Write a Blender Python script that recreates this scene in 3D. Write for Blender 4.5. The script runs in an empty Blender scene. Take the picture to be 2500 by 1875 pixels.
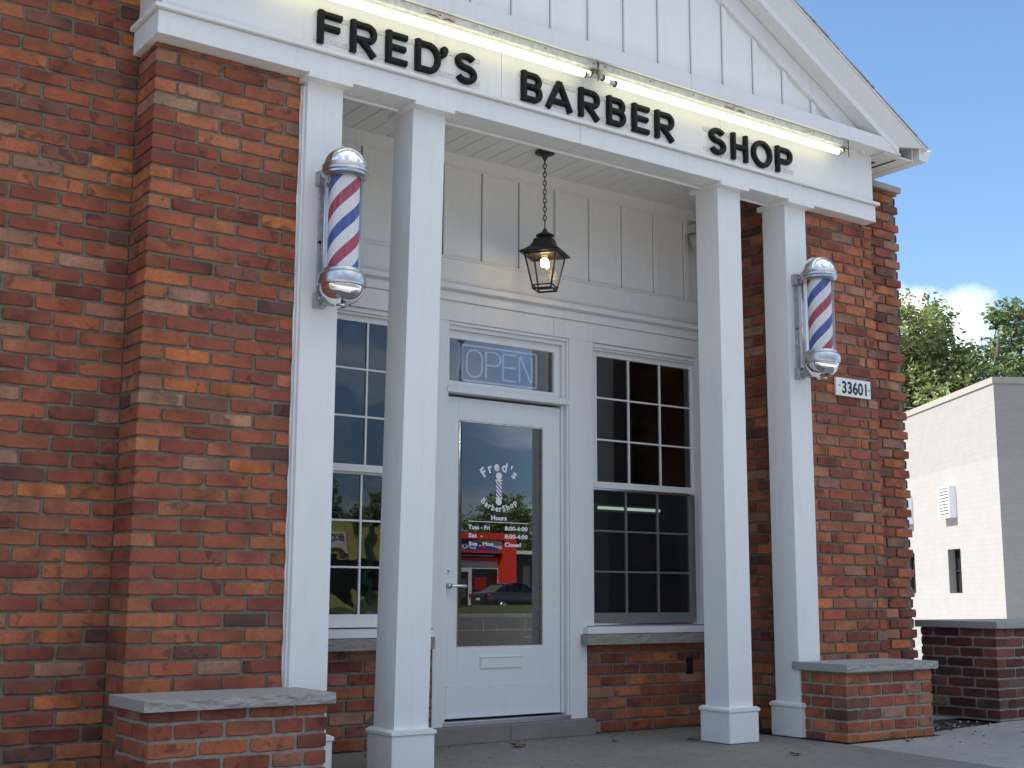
import bpy, bmesh, math, random
from mathutils import Vector, Matrix, noise
R = math.radians
random.seed(7)
scene = bpy.context.scene

# ------------------------------------------------------------------ camera
cam_d = bpy.data.cameras.new("camera"); cam = bpy.data.objects.new("camera", cam_d)
scene.collection.objects.link(cam); scene.camera = cam
cam_d.sensor_width = 36; cam_d.lens = 44.86; cam_d.clip_end = 2000; cam_d.clip_start = .05
_yaw, _pit, _rol = 0.623505, 0.163433, 0.0043122
_fw = Vector((math.sin(_yaw)*math.cos(_pit), math.cos(_yaw)*math.cos(_pit), math.sin(_pit)))
_rt = Vector((math.cos(_yaw), -math.sin(_yaw), 0)); _up = _rt.cross(_fw)
_rt, _up = _rt*math.cos(_rol)+_up*math.sin(_rol), -_rt*math.sin(_rol)+_up*math.cos(_rol)
cam.matrix_world = Matrix(((_rt.x, _up.x, -_fw.x, -2.376), (_rt.y, _up.y, -_fw.y, -5.837), (_rt.z, _up.z, -_fw.z, .767), (0, 0, 0, 1)))

# ------------------------------------------------------------------ light
SUN_AZ, SUN_EL = -50.0, 46.0         # degrees clockwise from +Y, above horizon
sd = Vector((math.sin(R(SUN_AZ))*math.cos(R(SUN_EL)), math.cos(R(SUN_AZ))*math.cos(R(SUN_EL)), math.sin(R(SUN_EL))))
sun_d = bpy.data.lights.new("sun", 'SUN'); sun_d.energy = 5.0; sun_d.angle = R(.53); sun_d.color = (1, .95, .87)
sun = bpy.data.objects.new("sun", sun_d); scene.collection.objects.link(sun)
sun.rotation_euler = (-sd).to_track_quat('-Z', 'Y').to_euler()
world = bpy.data.worlds.new("World"); scene.world = world; world.use_nodes = True
scene.view_settings.view_transform = 'Standard'; scene.view_settings.look = 'None'
scene.view_settings.exposure = 0.72; scene.view_settings.gamma = 1

class NT:
    """small node helper"""
    def __init__(s, tree): s.t = tree; s.t.nodes.clear()
    def n(s, kind, **kw):
        nd = s.t.nodes.new(kind)
        for k, v in kw.items():
            if k.startswith('_'): setattr(nd, k[1:], v)
            else:
                nd.inputs[k.replace('__', ' ')].default_value = v
        return nd
    def l(s, a, b): s.t.links.new(a, b)
    def math(s, op, a, b=None, clamp=False):
        m = s.t.nodes.new('ShaderNodeMath'); m.operation = op; m.use_clamp = clamp
        for i, v in enumerate((a, b)):
            if v is None: continue
            if isinstance(v, (int, float)): m.inputs[i].default_value = v
            else: s.l(v, m.inputs[i])
        return m.outputs[0]
    def mix(s, f, a, b, mode='MIX'):
        m = s.t.nodes.new('ShaderNodeMix'); m.data_type = 'RGBA'; m.blend_type = mode
        for i, v in ((0, f), (6, a), (7, b)):
            if isinstance(v, (int, float)): m.inputs[i].default_value = v
            elif isinstance(v, tuple): m.inputs[i].default_value = v if len(v) == 4 else (*v, 1)
            else: s.l(v, m.inputs[i])
        return m.outputs[2]
    def ramp(s, f, stops, interp='LINEAR'):
        r = s.t.nodes.new('ShaderNodeValToRGB'); e = r.color_ramp.elements; r.color_ramp.interpolation = interp
        while len(e) < len(stops): e.new(.5)
        for el, (p, c) in zip(e, stops):
            el.position = p; el.color = c if isinstance(c, tuple) and len(c) == 4 else ((*c, 1) if isinstance(c, tuple) else (c, c, c, 1))
        s.l(f, r.inputs[0]); return r.outputs[0]
    def noise(s, vec, scale, detail=3, rough=.5, dist=0):
        n = s.t.nodes.new('ShaderNodeTexNoise'); n.inputs['Scale'].default_value = scale; n.inputs['Detail'].default_value = detail
        n.inputs['Roughness'].default_value = rough; n.inputs['Distortion'].default_value = dist
        if vec is not None: s.l(vec, n.inputs['Vector'])
        return n.outputs[0]

w = NT(world.node_tree)
sky = w.n('ShaderNodeTexSky', _sky_type='NISHITA', _sun_disc=False, _sun_elevation=R(SUN_EL), _sun_rotation=R(SUN_AZ), _air_density=1.0, _dust_density=.6, _ozone_density=1.6)
tc = w.n('ShaderNodeTexCoord')
sep = w.n('ShaderNodeSeparateXYZ'); w.l(tc.outputs['Generated'], sep.inputs[0])
zz = w.math('MAXIMUM', sep.outputs[2], .0)
# low bank of cumulus all round the horizon, lumpy top
nb1 = w.noise(tc.outputs['Generated'], 7.0, 6, .55)
nb2 = w.noise(tc.outputs['Generated'], 2.2, 2, .5)
top = w.math('ADD', w.math('MULTIPLY', w.math('SUBTRACT', nb1, .5), .16), w.math('ADD', .238, w.math('MULTIPLY', w.math('SUBTRACT', nb2, .5), .05)))
streetside = w.math('MULTIPLY', w.math('SUBTRACT', .1, sep.outputs[1]), 2, clamp=True)
top = w.math('SUBTRACT', top, w.math('MULTIPLY', streetside, .09))
bank = w.math('MULTIPLY', w.math('SUBTRACT', top, zz), 38, clamp=True)
bank = w.math('MULTIPLY', bank, w.math('MULTIPLY', w.math('SUBTRACT', zz, w.math('SUBTRACT', .33, w.math('MULTIPLY', nb1, .36))), 14, clamp=True))
bank = w.math('MULTIPLY', bank, w.math('SUBTRACT', 1.0, w.math('MULTIPLY', streetside, .5)))
# scattered clouds on the side of the sky behind the camera
zc = w.math('ADD', zz, .12)
comb = w.n('ShaderNodeCombineXYZ'); w.l(w.math('DIVIDE', sep.outputs[0], zc), comb.inputs[0]); w.l(w.math('DIVIDE', sep.outputs[1], zc), comb.inputs[1])
nc = w.noise(comb.outputs[0], .85, 7, .58, .4)
hi = w.math('MULTIPLY', w.math('SUBTRACT', nc, .50), 6, clamp=True)
side = w.math('MULTIPLY', w.math('SUBTRACT', -.02, sep.outputs[1]), 5, clamp=True)
up = w.math('MULTIPLY', w.math('SUBTRACT', zz, .27), 6, clamp=True)
over = w.math('MULTIPLY', w.math('SUBTRACT', nc, .40), 6, clamp=True)          # broken cloud deck higher up over the street
hi = w.math('MULTIPLY', w.math('MAXIMUM', w.math('MULTIPLY', hi, .42), w.math('MULTIPLY', w.math('MULTIPLY', over, up), .72)), side)
cl = w.math('MAXIMUM', bank, hi, clamp=True)
shade = w.noise(tc.outputs['Generated'], 11, 4, .6)
ccol = w.ramp(shade, [(.30, (5.6, 6.0, 6.8, 1)), (.50, (10.4, 10.3, 10.1, 1))])
low = w.math('MULTIPLY', streetside, w.math('MULTIPLY', w.math('SUBTRACT', .30, zz), 5, clamp=True), clamp=True)
blue = w.mix(1.0, sky.outputs[0], w.mix(low, (.90, 1.04, 1.15), (.38, .46, .62)), 'MULTIPLY')
mixc = w.mix(w.math('MULTIPLY', cl, .94), blue, ccol)
bg = w.n('ShaderNodeBackground', Strength=.12); w.l(mixc, bg.inputs[0])
wo = w.n('ShaderNodeOutputWorld'); w.l(bg.outputs[0], wo.inputs[0])

# ------------------------------------------------------------------ materials
M = {}
def mat(name):
    m = bpy.data.materials.new(name); m.use_nodes = True; M[name] = m
    t = NT(m.node_tree); out = t.n('ShaderNodeOutputMaterial'); b = t.n('ShaderNodeBsdfPrincipled')
    t.l(b.outputs[0], out.inputs[0]); return t, b, out
def oc(t):
    c = t.n('ShaderNodeTexCoord'); return c.outputs['Object']
def bump(t, b, h, strength=.3, dist=.01):
    bn = t.n('ShaderNodeBump', Strength=strength, Distance=dist); t.l(h, bn.inputs['Height']); t.l(bn.outputs[0], b.inputs['Normal'])
def simple(name, col, rough=.5, metal=0.0, var=.12, scale=8, bmp=.0, bscale=60, spec=.5, bdist=.004):
    t, b, o = mat(name); v = oc(t)
    n = t.noise(v, scale, 4, .6)
    c = t.mix(t.ramp(n, [(.3, 0.0), (.7, 1.0)]), tuple(x*(1-var) for x in col), tuple(min(1, x*(1+var)) for x in col))
    t.l(c, b.inputs['Base Color']); b.inputs['Roughness'].default_value = rough; b.inputs['Metallic'].default_value = metal
    b.inputs['Specular IOR Level'].default_value = spec
    if bmp: bump(t, b, t.noise(v, bscale, 5, .65), bmp, bdist)
    return t, b
def emit(name, col, s):
    m = bpy.data.materials.new(name); m.use_nodes = True; M[name] = m
    t = NT(m.node_tree); o = t.n('ShaderNodeOutputMaterial'); e = t.n('ShaderNodeEmission', Strength=s); e.inputs[0].default_value = (*col, 1); t.l(e.outputs[0], o.inputs[0])

# white paint: faint grime streaks running down and a slightly uneven gloss
def white(name, col, grime):
    t, b, o = mat(name); v = oc(t)
    mp = t.n('ShaderNodeMapping'); mp.inputs['Scale'].default_value = (9, 9, .9); t.l(v, mp.inputs[0])
    st = t.noise(mp.outputs[0], 2.5, 5, .65); bl = t.noise(v, 1.7, 4, .6)
    g = t.math('MULTIPLY', t.ramp(st, [(.45, 0.0), (.8, 1.0)]), t.ramp(bl, [(.35, 0.0), (.75, 1.0)]))
    c = t.mix(t.math('MULTIPLY', g, grime), col, (.42, .40, .34))
    sp = t.noise(v, 55, 2, .5); c = t.mix(t.ramp(sp, [(.76, 0.0), (.80, .35)]), c, (.3, .28, .24))
    t.l(c, b.inputs['Base Color']); t.l(t.ramp(bl, [(.2, .38), (.8, .6)]), b.inputs['Roughness'])
    bump(t, b, t.noise(v, 35, 4, .6), .08, .004)
white('white_paint', (.77, .768, .75), .36)
white('siding_paint', (.84, .83, .80), .25)
white('door_paint', (.76, .77, .77), .25)

# brick: colour comes per brick from the mesh, broken up by kiln marks
def brickmat(name):
    t, b, o = mat(name); v = oc(t)
    a = t.n('ShaderNodeAttribute', _attribute_name='bcol')
    sv = t.n('ShaderNodeVectorMath', _operation='ADD'); t.l(v, sv.inputs[0])
    sc = t.n('ShaderNodeVectorMath', _operation='SCALE'); t.l(a.outputs['Color'], sc.inputs[0]); sc.inputs['Scale'].default_value = 97; t.l(sc.outputs[0], sv.inputs[1])
    n1 = t.noise(sv.outputs[0], 6, 4, .6, .3); n2 = t.noise(sv.outputs[0], 60, 5, .75); n3 = t.noise(sv.outputs[0], 9, 4, .6, .4); n5 = t.noise(sv.outputs[0], 4, 3, .6, .2)
    A = a.outputs['Color']
    c = t.mix(t.ramp(n1, [(.40, 0.0), (.62, 1.0)]), A, t.mix(1.0, A, (1.20, 1.26, 1.22), 'MULTIPLY'))
    c = t.mix(t.ramp(n5, [(.32, .85), (.54, 0.0)]), c, t.mix(1.0, A, (.50, .48, .54), 'MULTIPLY'))
    c = t.mix(t.ramp(n3, [(.60, 0.0), (.645, .75)]), c, t.mix(1.0, A, (.38, .46, .56), 'MULTIPLY'))
    c = t.mix(t.ramp(n2, [(.30, .5), (.55, 0.0)]), c, (.10, .06, .05))
    c = t.mix(t.ramp(n2, [(.60, 0.0), (.80, .4)]), c, (.42, .22, .13))
    n4 = t.noise(v, 3.2, 4, .7); c = t.mix(t.ramp(n4, [(.64, 0.0), (.8, .22)]), c, (.42, .36, .32))
    t.l(c, b.inputs['Base Color']); b.inputs['Roughness'].default_value = .82; b.inputs['Specular IOR Level'].default_value = .3
    bump(t, b, t.math('ADD', t.noise(v, 45, 5, .7), t.math('MULTIPLY', n1, .8)), .5, .005)
brickmat('brick')
simple('mortar', (.185, .165, .125), .95, var=.25, scale=22, bmp=.7, bscale=110, spec=.2)
simple('mortar_light', (.30, .275, .225), .95, var=.25, scale=22, bmp=.7, bscale=110, spec=.2)
def stone(name, c1, c2, rough=.85):
    t, b, o = mat(name); v = oc(t)
    n1 = t.noise(v, 6, 5, .65, .5); n2 = t.noise(v, 60, 5, .7)
    c = t.mix(t.ramp(n1, [(.3, 0.0), (.7, 1.0)]), c1, c2); c = t.mix(t.ramp(n2, [(.5, 0.0), (.85, .22)]), c, tuple(x*.5 for x in c1))
    t.l(c, b.inputs['Base Color']); b.inputs['Roughness'].default_value = rough
    bump(t, b, t.math('ADD', n2, t.math('MULTIPLY', n1, 1.0)), .28, .005)
stone('limestone', (.325, .315, .285), (.338, .328, .295))
stone('sill_stone', (.26, .24, .215), (.34, .32, .285))
stone('step_stone', (.20, .18, .165), (.25, .225, .205))
def concrete(name, c1, c2):
    t, b, o = mat(name); v = oc(t)
    n1 = t.noise(v, .9, 5, .65); n2 = t.noise(v, 130, 3, .8); n3 = t.noise(v, 7, 5, .6, .6)
    c = t.mix(t.ramp(n1, [(.3, 0.0), (.7, 1.0)]), c1, c2)
    c = t.mix(t.ramp(n3, [(.55, 0.0), (.75, .45)]), c, tuple(x*.55 for x in c1))
    c = t.mix(t.ramp(n2, [(.38, .5), (.5, 0.0), (.62, 0.0), (.75, .0)]), c, tuple(x*.4 for x in c1))
    n5 = t.noise(v, 95, 2, .5); c = t.mix(t.ramp(n5, [(.62, 0.0), (.7, .5)]), c, tuple(min(1, x*1.8) for x in c2))
    n6 = t.noise(v, 16, 1, .3); c = t.mix(t.ramp(n6, [(.735, 0.0), (.75, .55)]), c, tuple(x*.35 for x in c1))
    n7 = t.noise(v, 2.3, 6, .7, 1.5); c = t.mix(t.ramp(n7, [(.47, 0.0), (.5, .28), (.53, 0.0)]), c, tuple(x*.5 for x in c1))
    t.l(c, b.inputs['Base Color']); b.inputs['Roughness'].default_value = .93
    bump(t, b, t.math('ADD', n2, n3), .5, .003)
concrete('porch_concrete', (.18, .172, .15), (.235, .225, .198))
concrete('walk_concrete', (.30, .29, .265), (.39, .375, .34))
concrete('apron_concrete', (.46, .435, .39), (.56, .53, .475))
concrete('asphalt', (.11, .105, .098), (.16, .152, .142))
simple('soil', (.035, .03, .026), .95, var=.6, scale=30, bmp=1, bscale=50, bdist=.02)
simple('grass', (.07, .095, .03), .9, var=.4, scale=3, bmp=.8, bscale=30, bdist=.03)
simple('ground_mat', (.13, .125, .11), .95, var=.3, scale=.4, bmp=.4, bscale=12)
simple('chrome', (.86, .86, .87), .045, 1.0, var=.03, scale=20)
simple('cast_alu', (.56, .57, .59), .30, 1.0, var=.12, scale=25)
simple('dull_alu', (.40, .41, .42), .5, .7, var=.25, scale=40, bmp=.2, bdist=.002)
simple('bright_alu', (.72, .73, .74), .22, 1.0, var=.08)
simple('bronze', (.30, .24, .17), .5, 1.0, var=.3, scale=50)
simple('black_metal', (.018, .018, .018), .45, 0, var=.4, scale=30, bmp=.2)
simple('rust', (.22, .09, .04), .9, 0, var=.6, scale=60, bmp=.6, bdist=.002)
simple('letter_black', (.003, .006, .005), .5, 0, var=.5, scale=40, spec=.22)
simple('green_cap', (.01, .16, .06), .45)
simple('gap_shade', (.26, .255, .245), .9)  # grey for raised strips that paint the shade of gaps beside battens
simple('shingle', (.42, .41, .385), .95, 0, var=.45, scale=45, bmp=.9, bscale=140)
simple('black_paint', (.012, .012, .014), .5)
simple('vinyl_white', (.85, .85, .86), .5, var=.03)
simple('vinyl_red', (.5, .03, .04), .5); simple('vinyl_blue', (.03, .08, .36), .5)
simple('plaque_white', (.8, .8, .78), .4, var=.05)
simple('old_white_metal', (.62, .62, .58), .5, var=.2, scale=30, bmp=.1)
simple('cream', (.55, .53, .44), .5)
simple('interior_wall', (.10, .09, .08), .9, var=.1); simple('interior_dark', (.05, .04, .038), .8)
simple('maroon', (.26, .03, .04), .45)
simple('caulk', (.7, .7, .68), .7, var=.2, bmp=.4)
simple('dry_leaf', (.14, .085, .035), .8, var=.5, scale=60); simple('brown_litter', (.06, .035, .022), .9, var=.5)
simple('rubber', (.015, .015, .015), .8)
simple('tail_red', (.35, .012, .012), .25)
t, b = simple('car_paint', (.075, .08, .09), .25, .6, var=.05); b.inputs['Coat Weight'].default_value = .8
simple('car_glass', (.012, .016, .018), .06, 0, var=0)
simple('shop_red', (.72, .045, .025), .5, var=.06); simple('shop_blue', (.03, .08, .35), .5); simple('yellow_wall', (.46, .42, .15), .85, var=.15, scale=2)
simple('green_post', (.02, .07, .05), .5); simple('dark_opening', (.018, .02, .02), .25); simple('offwhite', (.7, .7, .66), .7, var=.08)
simple('bark', (.09, .07, .055), .95, var=.5, scale=12, bmp=.9, bscale=25, bdist=.03)
emit('tube_glow', (1, 1, .76), 1.2); emit('tube_dim', (1, 1, .8), .8)
emit('cfl_glow', (1, .68, .36), 22.0); emit('mirrored_tube_glow', (.8, 1, .85), .9)
emit('neon_pale', (.50, .54, .85), .24); simple('navy_panel', (.012, .02, .075), .5)  # neon_pale: sign tubes are unlit, weak glow added for their pale tone

# panes
def pane(name, refl, tint, rough=0.0):
    m = bpy.data.materials.new(name); m.use_nodes = True; M[name] = m; t = NT(m.node_tree); o = t.n('ShaderNodeOutputMaterial')
    tr = t.n('ShaderNodeBsdfTransparent'); tr.inputs[0].default_value = (*tint, 1)
    gl = t.n('ShaderNodeBsdfGlossy'); gl.inputs['Roughness'].default_value = rough; gl.inputs[0].default_value = (1, 1, 1, 1)
    f = t.n('ShaderNodeFresnel', IOR=1.5); k = t.math('ADD', t.math('MULTIPLY', f.outputs[0], refl), 0.0, clamp=True)
    mx = t.n('ShaderNodeMixShader'); t.l(k, mx.inputs[0]); t.l(tr.outputs[0], mx.inputs[1]); t.l(gl.outputs[0], mx.inputs[2]); t.l(mx.outputs[0], o.inputs[0])
    return t, gl
pane('window_glass', 1.8, (.6, .64, .62))
t, gl = pane('old_glass', 1.9, (.6, .64, .62))       # wavy old panes of the left window
v = t.n('ShaderNodeTexCoord').outputs['Object']; bn = t.n('ShaderNodeBump', Strength=.10, Distance=.02); t.l(t.noise(v, 3.5, 1, .4, .5), bn.inputs['Height']); t.l(bn.outputs[0], gl.inputs['Normal'])
pane('lantern_glass', .22, (.93, .92, .88)); pane('acrylic', .4, (.97, .97, .99))
m = bpy.data.materials.new('screen_mesh'); m.use_nodes = True; M['screen_mesh'] = m; t = NT(m.node_tree); o = t.n('ShaderNodeOutputMaterial')
tr = t.n('ShaderNodeBsdfTransparent'); df = t.n('ShaderNodeBsdfDiffuse'); df.inputs[0].default_value = (.028, .029, .033, 1)
mx = t.n('ShaderNodeMixShader'); mx.inputs[0].default_value = .52; t.l(tr.outputs[0], mx.inputs[1]); t.l(df.outputs[0], mx.inputs[2]); t.l(mx.outputs[0], o.inputs[0])

# barber pole stripes, wound round the local z axis
t, b, o = mat('pole_stripes'); v = oc(t); sp = t.n('ShaderNodeSeparateXYZ'); t.l(v, sp.inputs[0])
ang = t.math('ARCTAN2', sp.outputs[0], t.math('MULTIPLY', sp.outputs[1], -1))
ph = t.math('FRACT', t.math('ADD', t.math('SUBTRACT', t.math('DIVIDE', sp.outputs[2], .302), t.math('MULTIPLY', ang, 1.62/(2*math.pi))), 20.14))
c = t.ramp(ph, [(0, (.42, .035, .065)), (.235, (.84, .83, .80)), (.5, (.045, .09, .33)), (.735, (.84, .83, .80))], 'CONSTANT')
mp = t.n('ShaderNodeMapping'); mp.inputs['Scale'].default_value = (60, 60, 1.5); t.l(v, mp.inputs[0])
fd = t.ramp(t.noise(mp.outputs[0], 1.5, 3, .6), [(.42, 0.0), (.72, .5)]); c = t.mix(fd, c, t.mix(.5, c, (.55, .5, .48)))
t.l(c, b.inputs['Base Color']); b.inputs['Roughness'].default_value = .55
t, b, o = mat('tiny_stripes'); v = oc(t); sp = t.n('ShaderNodeSeparateXYZ'); t.l(v, sp.inputs[0])
ph = t.math('FRACT', t.math('ADD', t.math('ADD', t.math('MULTIPLY', sp.outputs[2], 19), t.math('MULTIPLY', sp.outputs[0], 17)), 3.0))
t.l(t.ramp(ph, [(0, (.45, .05, .07)), (.22, (.85, .85, .86)), (.5, (.04, .1, .36)), (.72, (.85, .85, .86))], 'CONSTANT'), b.inputs['Base Color'])

# foliage: colour per leaf
for nm, c1, c2 in (('leaves_light', (.12, .17, .06), (.34, .38, .17)), ('leaves_dark', (.08, .125, .05), (.24, .30, .12))):
    t, b, o = mat(nm); a = t.n('ShaderNodeAttribute', _attribute_name='lrnd')
    c = t.mix(a.outputs['Fac'], c1, c2); t.l(c, b.inputs['Base Color']); b.inputs['Roughness'].default_value = .55
    tl = t.n('ShaderNodeBsdfTranslucent'); t.l(t.mix(1.0, c, (1.3, 1.35, .7), 'MULTIPLY'), tl.inputs[0])
    mx = t.n('ShaderNodeMixShader'); mx.inputs[0].default_value = .3; t.l(b.outputs[0], mx.inputs[1]); t.l(tl.outputs[0], mx.inputs[2]); t.l(mx.outputs[0], o.inputs[0])

# concrete block wall: beige band on top, white below
t, b, o = mat('block_wall'); tcn = t.n('ShaderNodeTexCoord'); v = tcn.outputs['UV']
bt = t.n('ShaderNodeTexBrick', Scale=1.0); bt.inputs['Mortar Size'].default_value = .008; bt.inputs['Brick Width'].default_value = .43; bt.inputs['Row Height'].default_value = .215
bt.inputs['Mortar Smooth'].default_value = .3; bt.inputs['Bias'].default_value = 0
bt.inputs['Color1'].default_value = (1, 1, 1, 1); bt.inputs['Color2'].default_value = (.96, .96, .96, 1); bt.inputs['Mortar'].default_value = (.84, .83, .82, 1)
t.l(v, bt.inputs['Vector']); spz = t.n('ShaderNodeSeparateXYZ'); t.l(v, spz.inputs[0])
base = t.mix(t.math('GREATER_THAN', spz.outputs[1], 6.32), (.355, .328, .315), (.325, .297, .278))
c = t.mix(1.0, base, bt.outputs['Color'], 'MULTIPLY'); c = t.mix(t.ramp(t.noise(v, 1.3, 5, .7), [(.4, 0.0), (.8, .35)]), c, (.42, .39, .37))
t.l(c, b.inputs['Base Color']); b.inputs['Roughness'].default_value = .9; bump(t, b, bt.outputs['Fac'], -.5, .01)
# brick texture for walls turned away from the street
t, b, o = mat('plain_brick'); v = t.n('ShaderNodeTexCoord').outputs['UV']
bt = t.n('ShaderNodeTexBrick', Scale=1.0); bt.inputs['Mortar Size'].default_value = .006; bt.inputs['Brick Width'].default_value = .236; bt.inputs['Row Height'].default_value = .0747
bt.inputs['Color1'].default_value = (.25, .07, .045, 1); bt.inputs['Color2'].default_value = (.16, .05, .04, 1); bt.inputs['Mortar'].default_value = (.17, .16, .15, 1)
t.l(v, bt.inputs['Vector']); t.l(bt.outputs['Color'], b.inputs['Base Color']); b.inputs['Roughness'].default_value = .9

# ------------------------------------------------------------------ mesh helpers
class MB:
    def __init__(s): s.v = []; s.f = []; s.m = []; s.mats = []; s.col = {}; s.sm = []
    def mi(s, name):
        if name not in s.mats: s.mats.append(name)
        return s.mats.index(name)
    def add(s, vs, fs, mt, smooth=False, col=None):
        o = len(s.v); k = s.mi(mt); s.v += [tuple(p) for p in vs]
        for f in fs:
            if col is not None: s.col[len(s.f)] = col
            s.f.append([i+o for i in f]); s.m.append(k); s.sm.append(smooth)
    def box(s, x0, x1, y0, y1, z0, z1, mt, xf=None):
        vs = [(x, y, z) for x in (x0, x1) for y in (y0, y1) for z in (z0, z1)]
        if xf: vs = [xf(Vector(p)) for p in vs]
        s.add(vs, [(0, 1, 3, 2), (4, 6, 7, 5), (0, 4, 5, 1), (2, 3, 7, 6), (0, 2, 6, 4), (1, 5, 7, 3)], mt)
    def prism(s, pts, a0, a1, axis, mt):
        """polygon extruded along axis; pts are the two other coordinates in xyz order"""
        def mk(p, a): return {'x': (a, p[0], p[1]), 'y': (p[0], a, p[1]), 'z': (p[0], p[1], a)}[axis]
        n = len(pts); s.add([mk(p, a0) for p in pts]+[mk(p, a1) for p in pts],
            [tuple(range(n)), tuple(range(2*n-1, n-1, -1))]+[(i, i+n, (i+1) % n+n, (i+1) % n) for i in range(n)], mt)
    def lathe(s, prof, cx, cy, mt, seg=32, smooth=True):
        vs = []; fs = []; n = len(prof)
        for i in range(seg):
            a = 2*math.pi*i/seg
            for r, z in prof: vs.append((cx+r*math.cos(a), cy+r*math.sin(a), z))
        for i in range(seg):
            j = (i+1) % seg
            for k in range(n-1): fs.append((i*n+k, j*n+k, j*n+k+1, i*n+k+1))
        s.add(vs, fs, mt, smooth)
    def tube(s, pts, r, mt, seg=8, closed=False, smooth=True):
        pts = [Vector(p) for p in pts]; n = len(pts); rr = r if isinstance(r, (list, tuple)) else [r]*n
        vs = []; fs = []; up = None
        for i, p in enumerate(pts):
            a = pts[(i-1) % n] if (closed or i) else p; c = pts[(i+1) % n] if (closed or i < n-1) else p
            d = (c-a).normalized()
            if up is None: up = Vector((0, 0, 1)) if abs(d.z) < .9 else Vector((1, 0, 0))
            u = (up-d*up.dot(d)).normalized(); w_ = d.cross(u); up = u
            for k in range(seg):
                t_ = 2*math.pi*k/seg; vs.append(p+(u*math.cos(t_)+w_*math.sin(t_))*rr[i])
        for i in range(n if closed else n-1):
            j = (i+1) % n
            for k in range(seg): fs.append((i*seg+k, i*seg+(k+1) % seg, j*seg+(k+1) % seg, j*seg+k))
        if not closed: fs += [tuple(range(seg-1, -1, -1)), tuple(range((n-1)*seg, n*seg))]
        s.add(vs, fs, mt, smooth)
    def stroke(s, pts, wd, yf, dp, mt, closed=False):
        """raised letter stroke in the XZ plane: flat back on y=yf, rounded front at y=yf-dp"""
        P = [Vector((p[0], p[1])) for p in pts]; n = len(P); vs = []; fs = []
        prof = [(-.5, 0), (-.5, .55), (-.40, .85), (-.22, 1), (.22, 1), (.40, .85), (.5, .55), (.5, 0)]
        for i, p in enumerate(P):
            a = P[(i-1) % n] if (closed or i) else None; c = P[(i+1) % n] if (closed or i < n-1) else None
            d1 = (p-a).normalized() if a is not None else (c-p).normalized(); d2 = (c-p).normalized() if c is not None else d1
            n1 = Vector((-d1.y, d1.x)); n2 = Vector((-d2.y, d2.x)); nn = n1+n2
            nn = nn/max(nn.length_squared, .3)*2 if nn.length > .01 else n1
            for q, h in prof: vs.append((p.x+nn.x*q*wd, yf-dp*h, p.y+nn.y*q*wd))
        k = len(prof)
        for i in range(n if closed else n-1):
            j = (i+1) % n
            for q in range(k-1): fs.append((i*k+q, j*k+q, j*k+q+1, i*k+q+1))
        if not closed: fs += [tuple(range(k)), tuple(range(n*k-1, (n-1)*k-1, -1))]
        s.add(vs, fs, mt)
    def build(s, name, parent=None, bevel=0, origin=None, uv=None, shade_auto=False):
        me = bpy.data.meshes.new(name); vs = s.v
        if origin is not None: vs = [(p[0]-origin[0], p[1]-origin[1], p[2]-origin[2]) for p in vs]
        me.from_pydata(vs, [], s.f)
        for k in s.mats: me.materials.append(M[k])
        me.polygons.foreach_set('material_index', s.m); me.polygons.foreach_set('use_smooth', s.sm)
        if s.col:
            at = me.attributes.new('bcol', 'FLOAT_COLOR', 'CORNER'); data = [0.0]*(len(me.loops)*4)
            for pi, p in enumerate(me.polygons):
                c = s.col.get(pi, (.2, .2, .2))
                for li in p.loop_indices: data[li*4:li*4+4] = [c[0], c[1], c[2], 1]
            at.data.foreach_set('color', data)
        if uv:
            ul = me.uv_layers.new(name='uv')
            for l in me.loops:
                co = me.vertices[l.vertex_index].co; ul.data[l.index].uv = uv(co)
        bm = bmesh.new(); bm.from_mesh(me)
        if not s.col: bmesh.ops.recalc_face_normals(bm, faces=bm.faces)
        bm.to_mesh(me); bm.free(); me.update()
        o = bpy.data.objects.new(name, me); scene.collection.objects.link(o)
        if origin is not None: o.location = origin
        if parent is not None: put(o, parent)
        if bevel:
            md = o.modifiers.new('edge', 'BEVEL'); md.width = bevel; md.segments = 2; md.limit_method = 'ANGLE'; md.harden_normals = False
        return o
def wloc(o):
    l = o.location.copy()
    while o.parent: o = o.parent; l += o.location
    return l
def put(o, parent):
    l = o.location.copy(); o.parent = parent; o.location = l-wloc(parent)
def thing(name, loc, label, cat, group=None):
    o = bpy.data.objects.new(name, None); o.location = loc; o.empty_display_size = .1; scene.collection.objects.link(o); return tag(o, label, cat, group)
def tag(o, label, cat, group=None):
    o['label'] = label; o['category'] = cat
    if group: o['group'] = group
    return o
def struct(o, kind='structure'): o['kind'] = kind; return o
def arc(cx, cz, rx, rz, a0, a1, n=14):
    return [(cx+rx*math.cos(R(a0+(a1-a0)*i/n)), cz+rz*math.sin(R(a0+(a1-a0)*i/n))) for i in range(n+1)]

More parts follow.
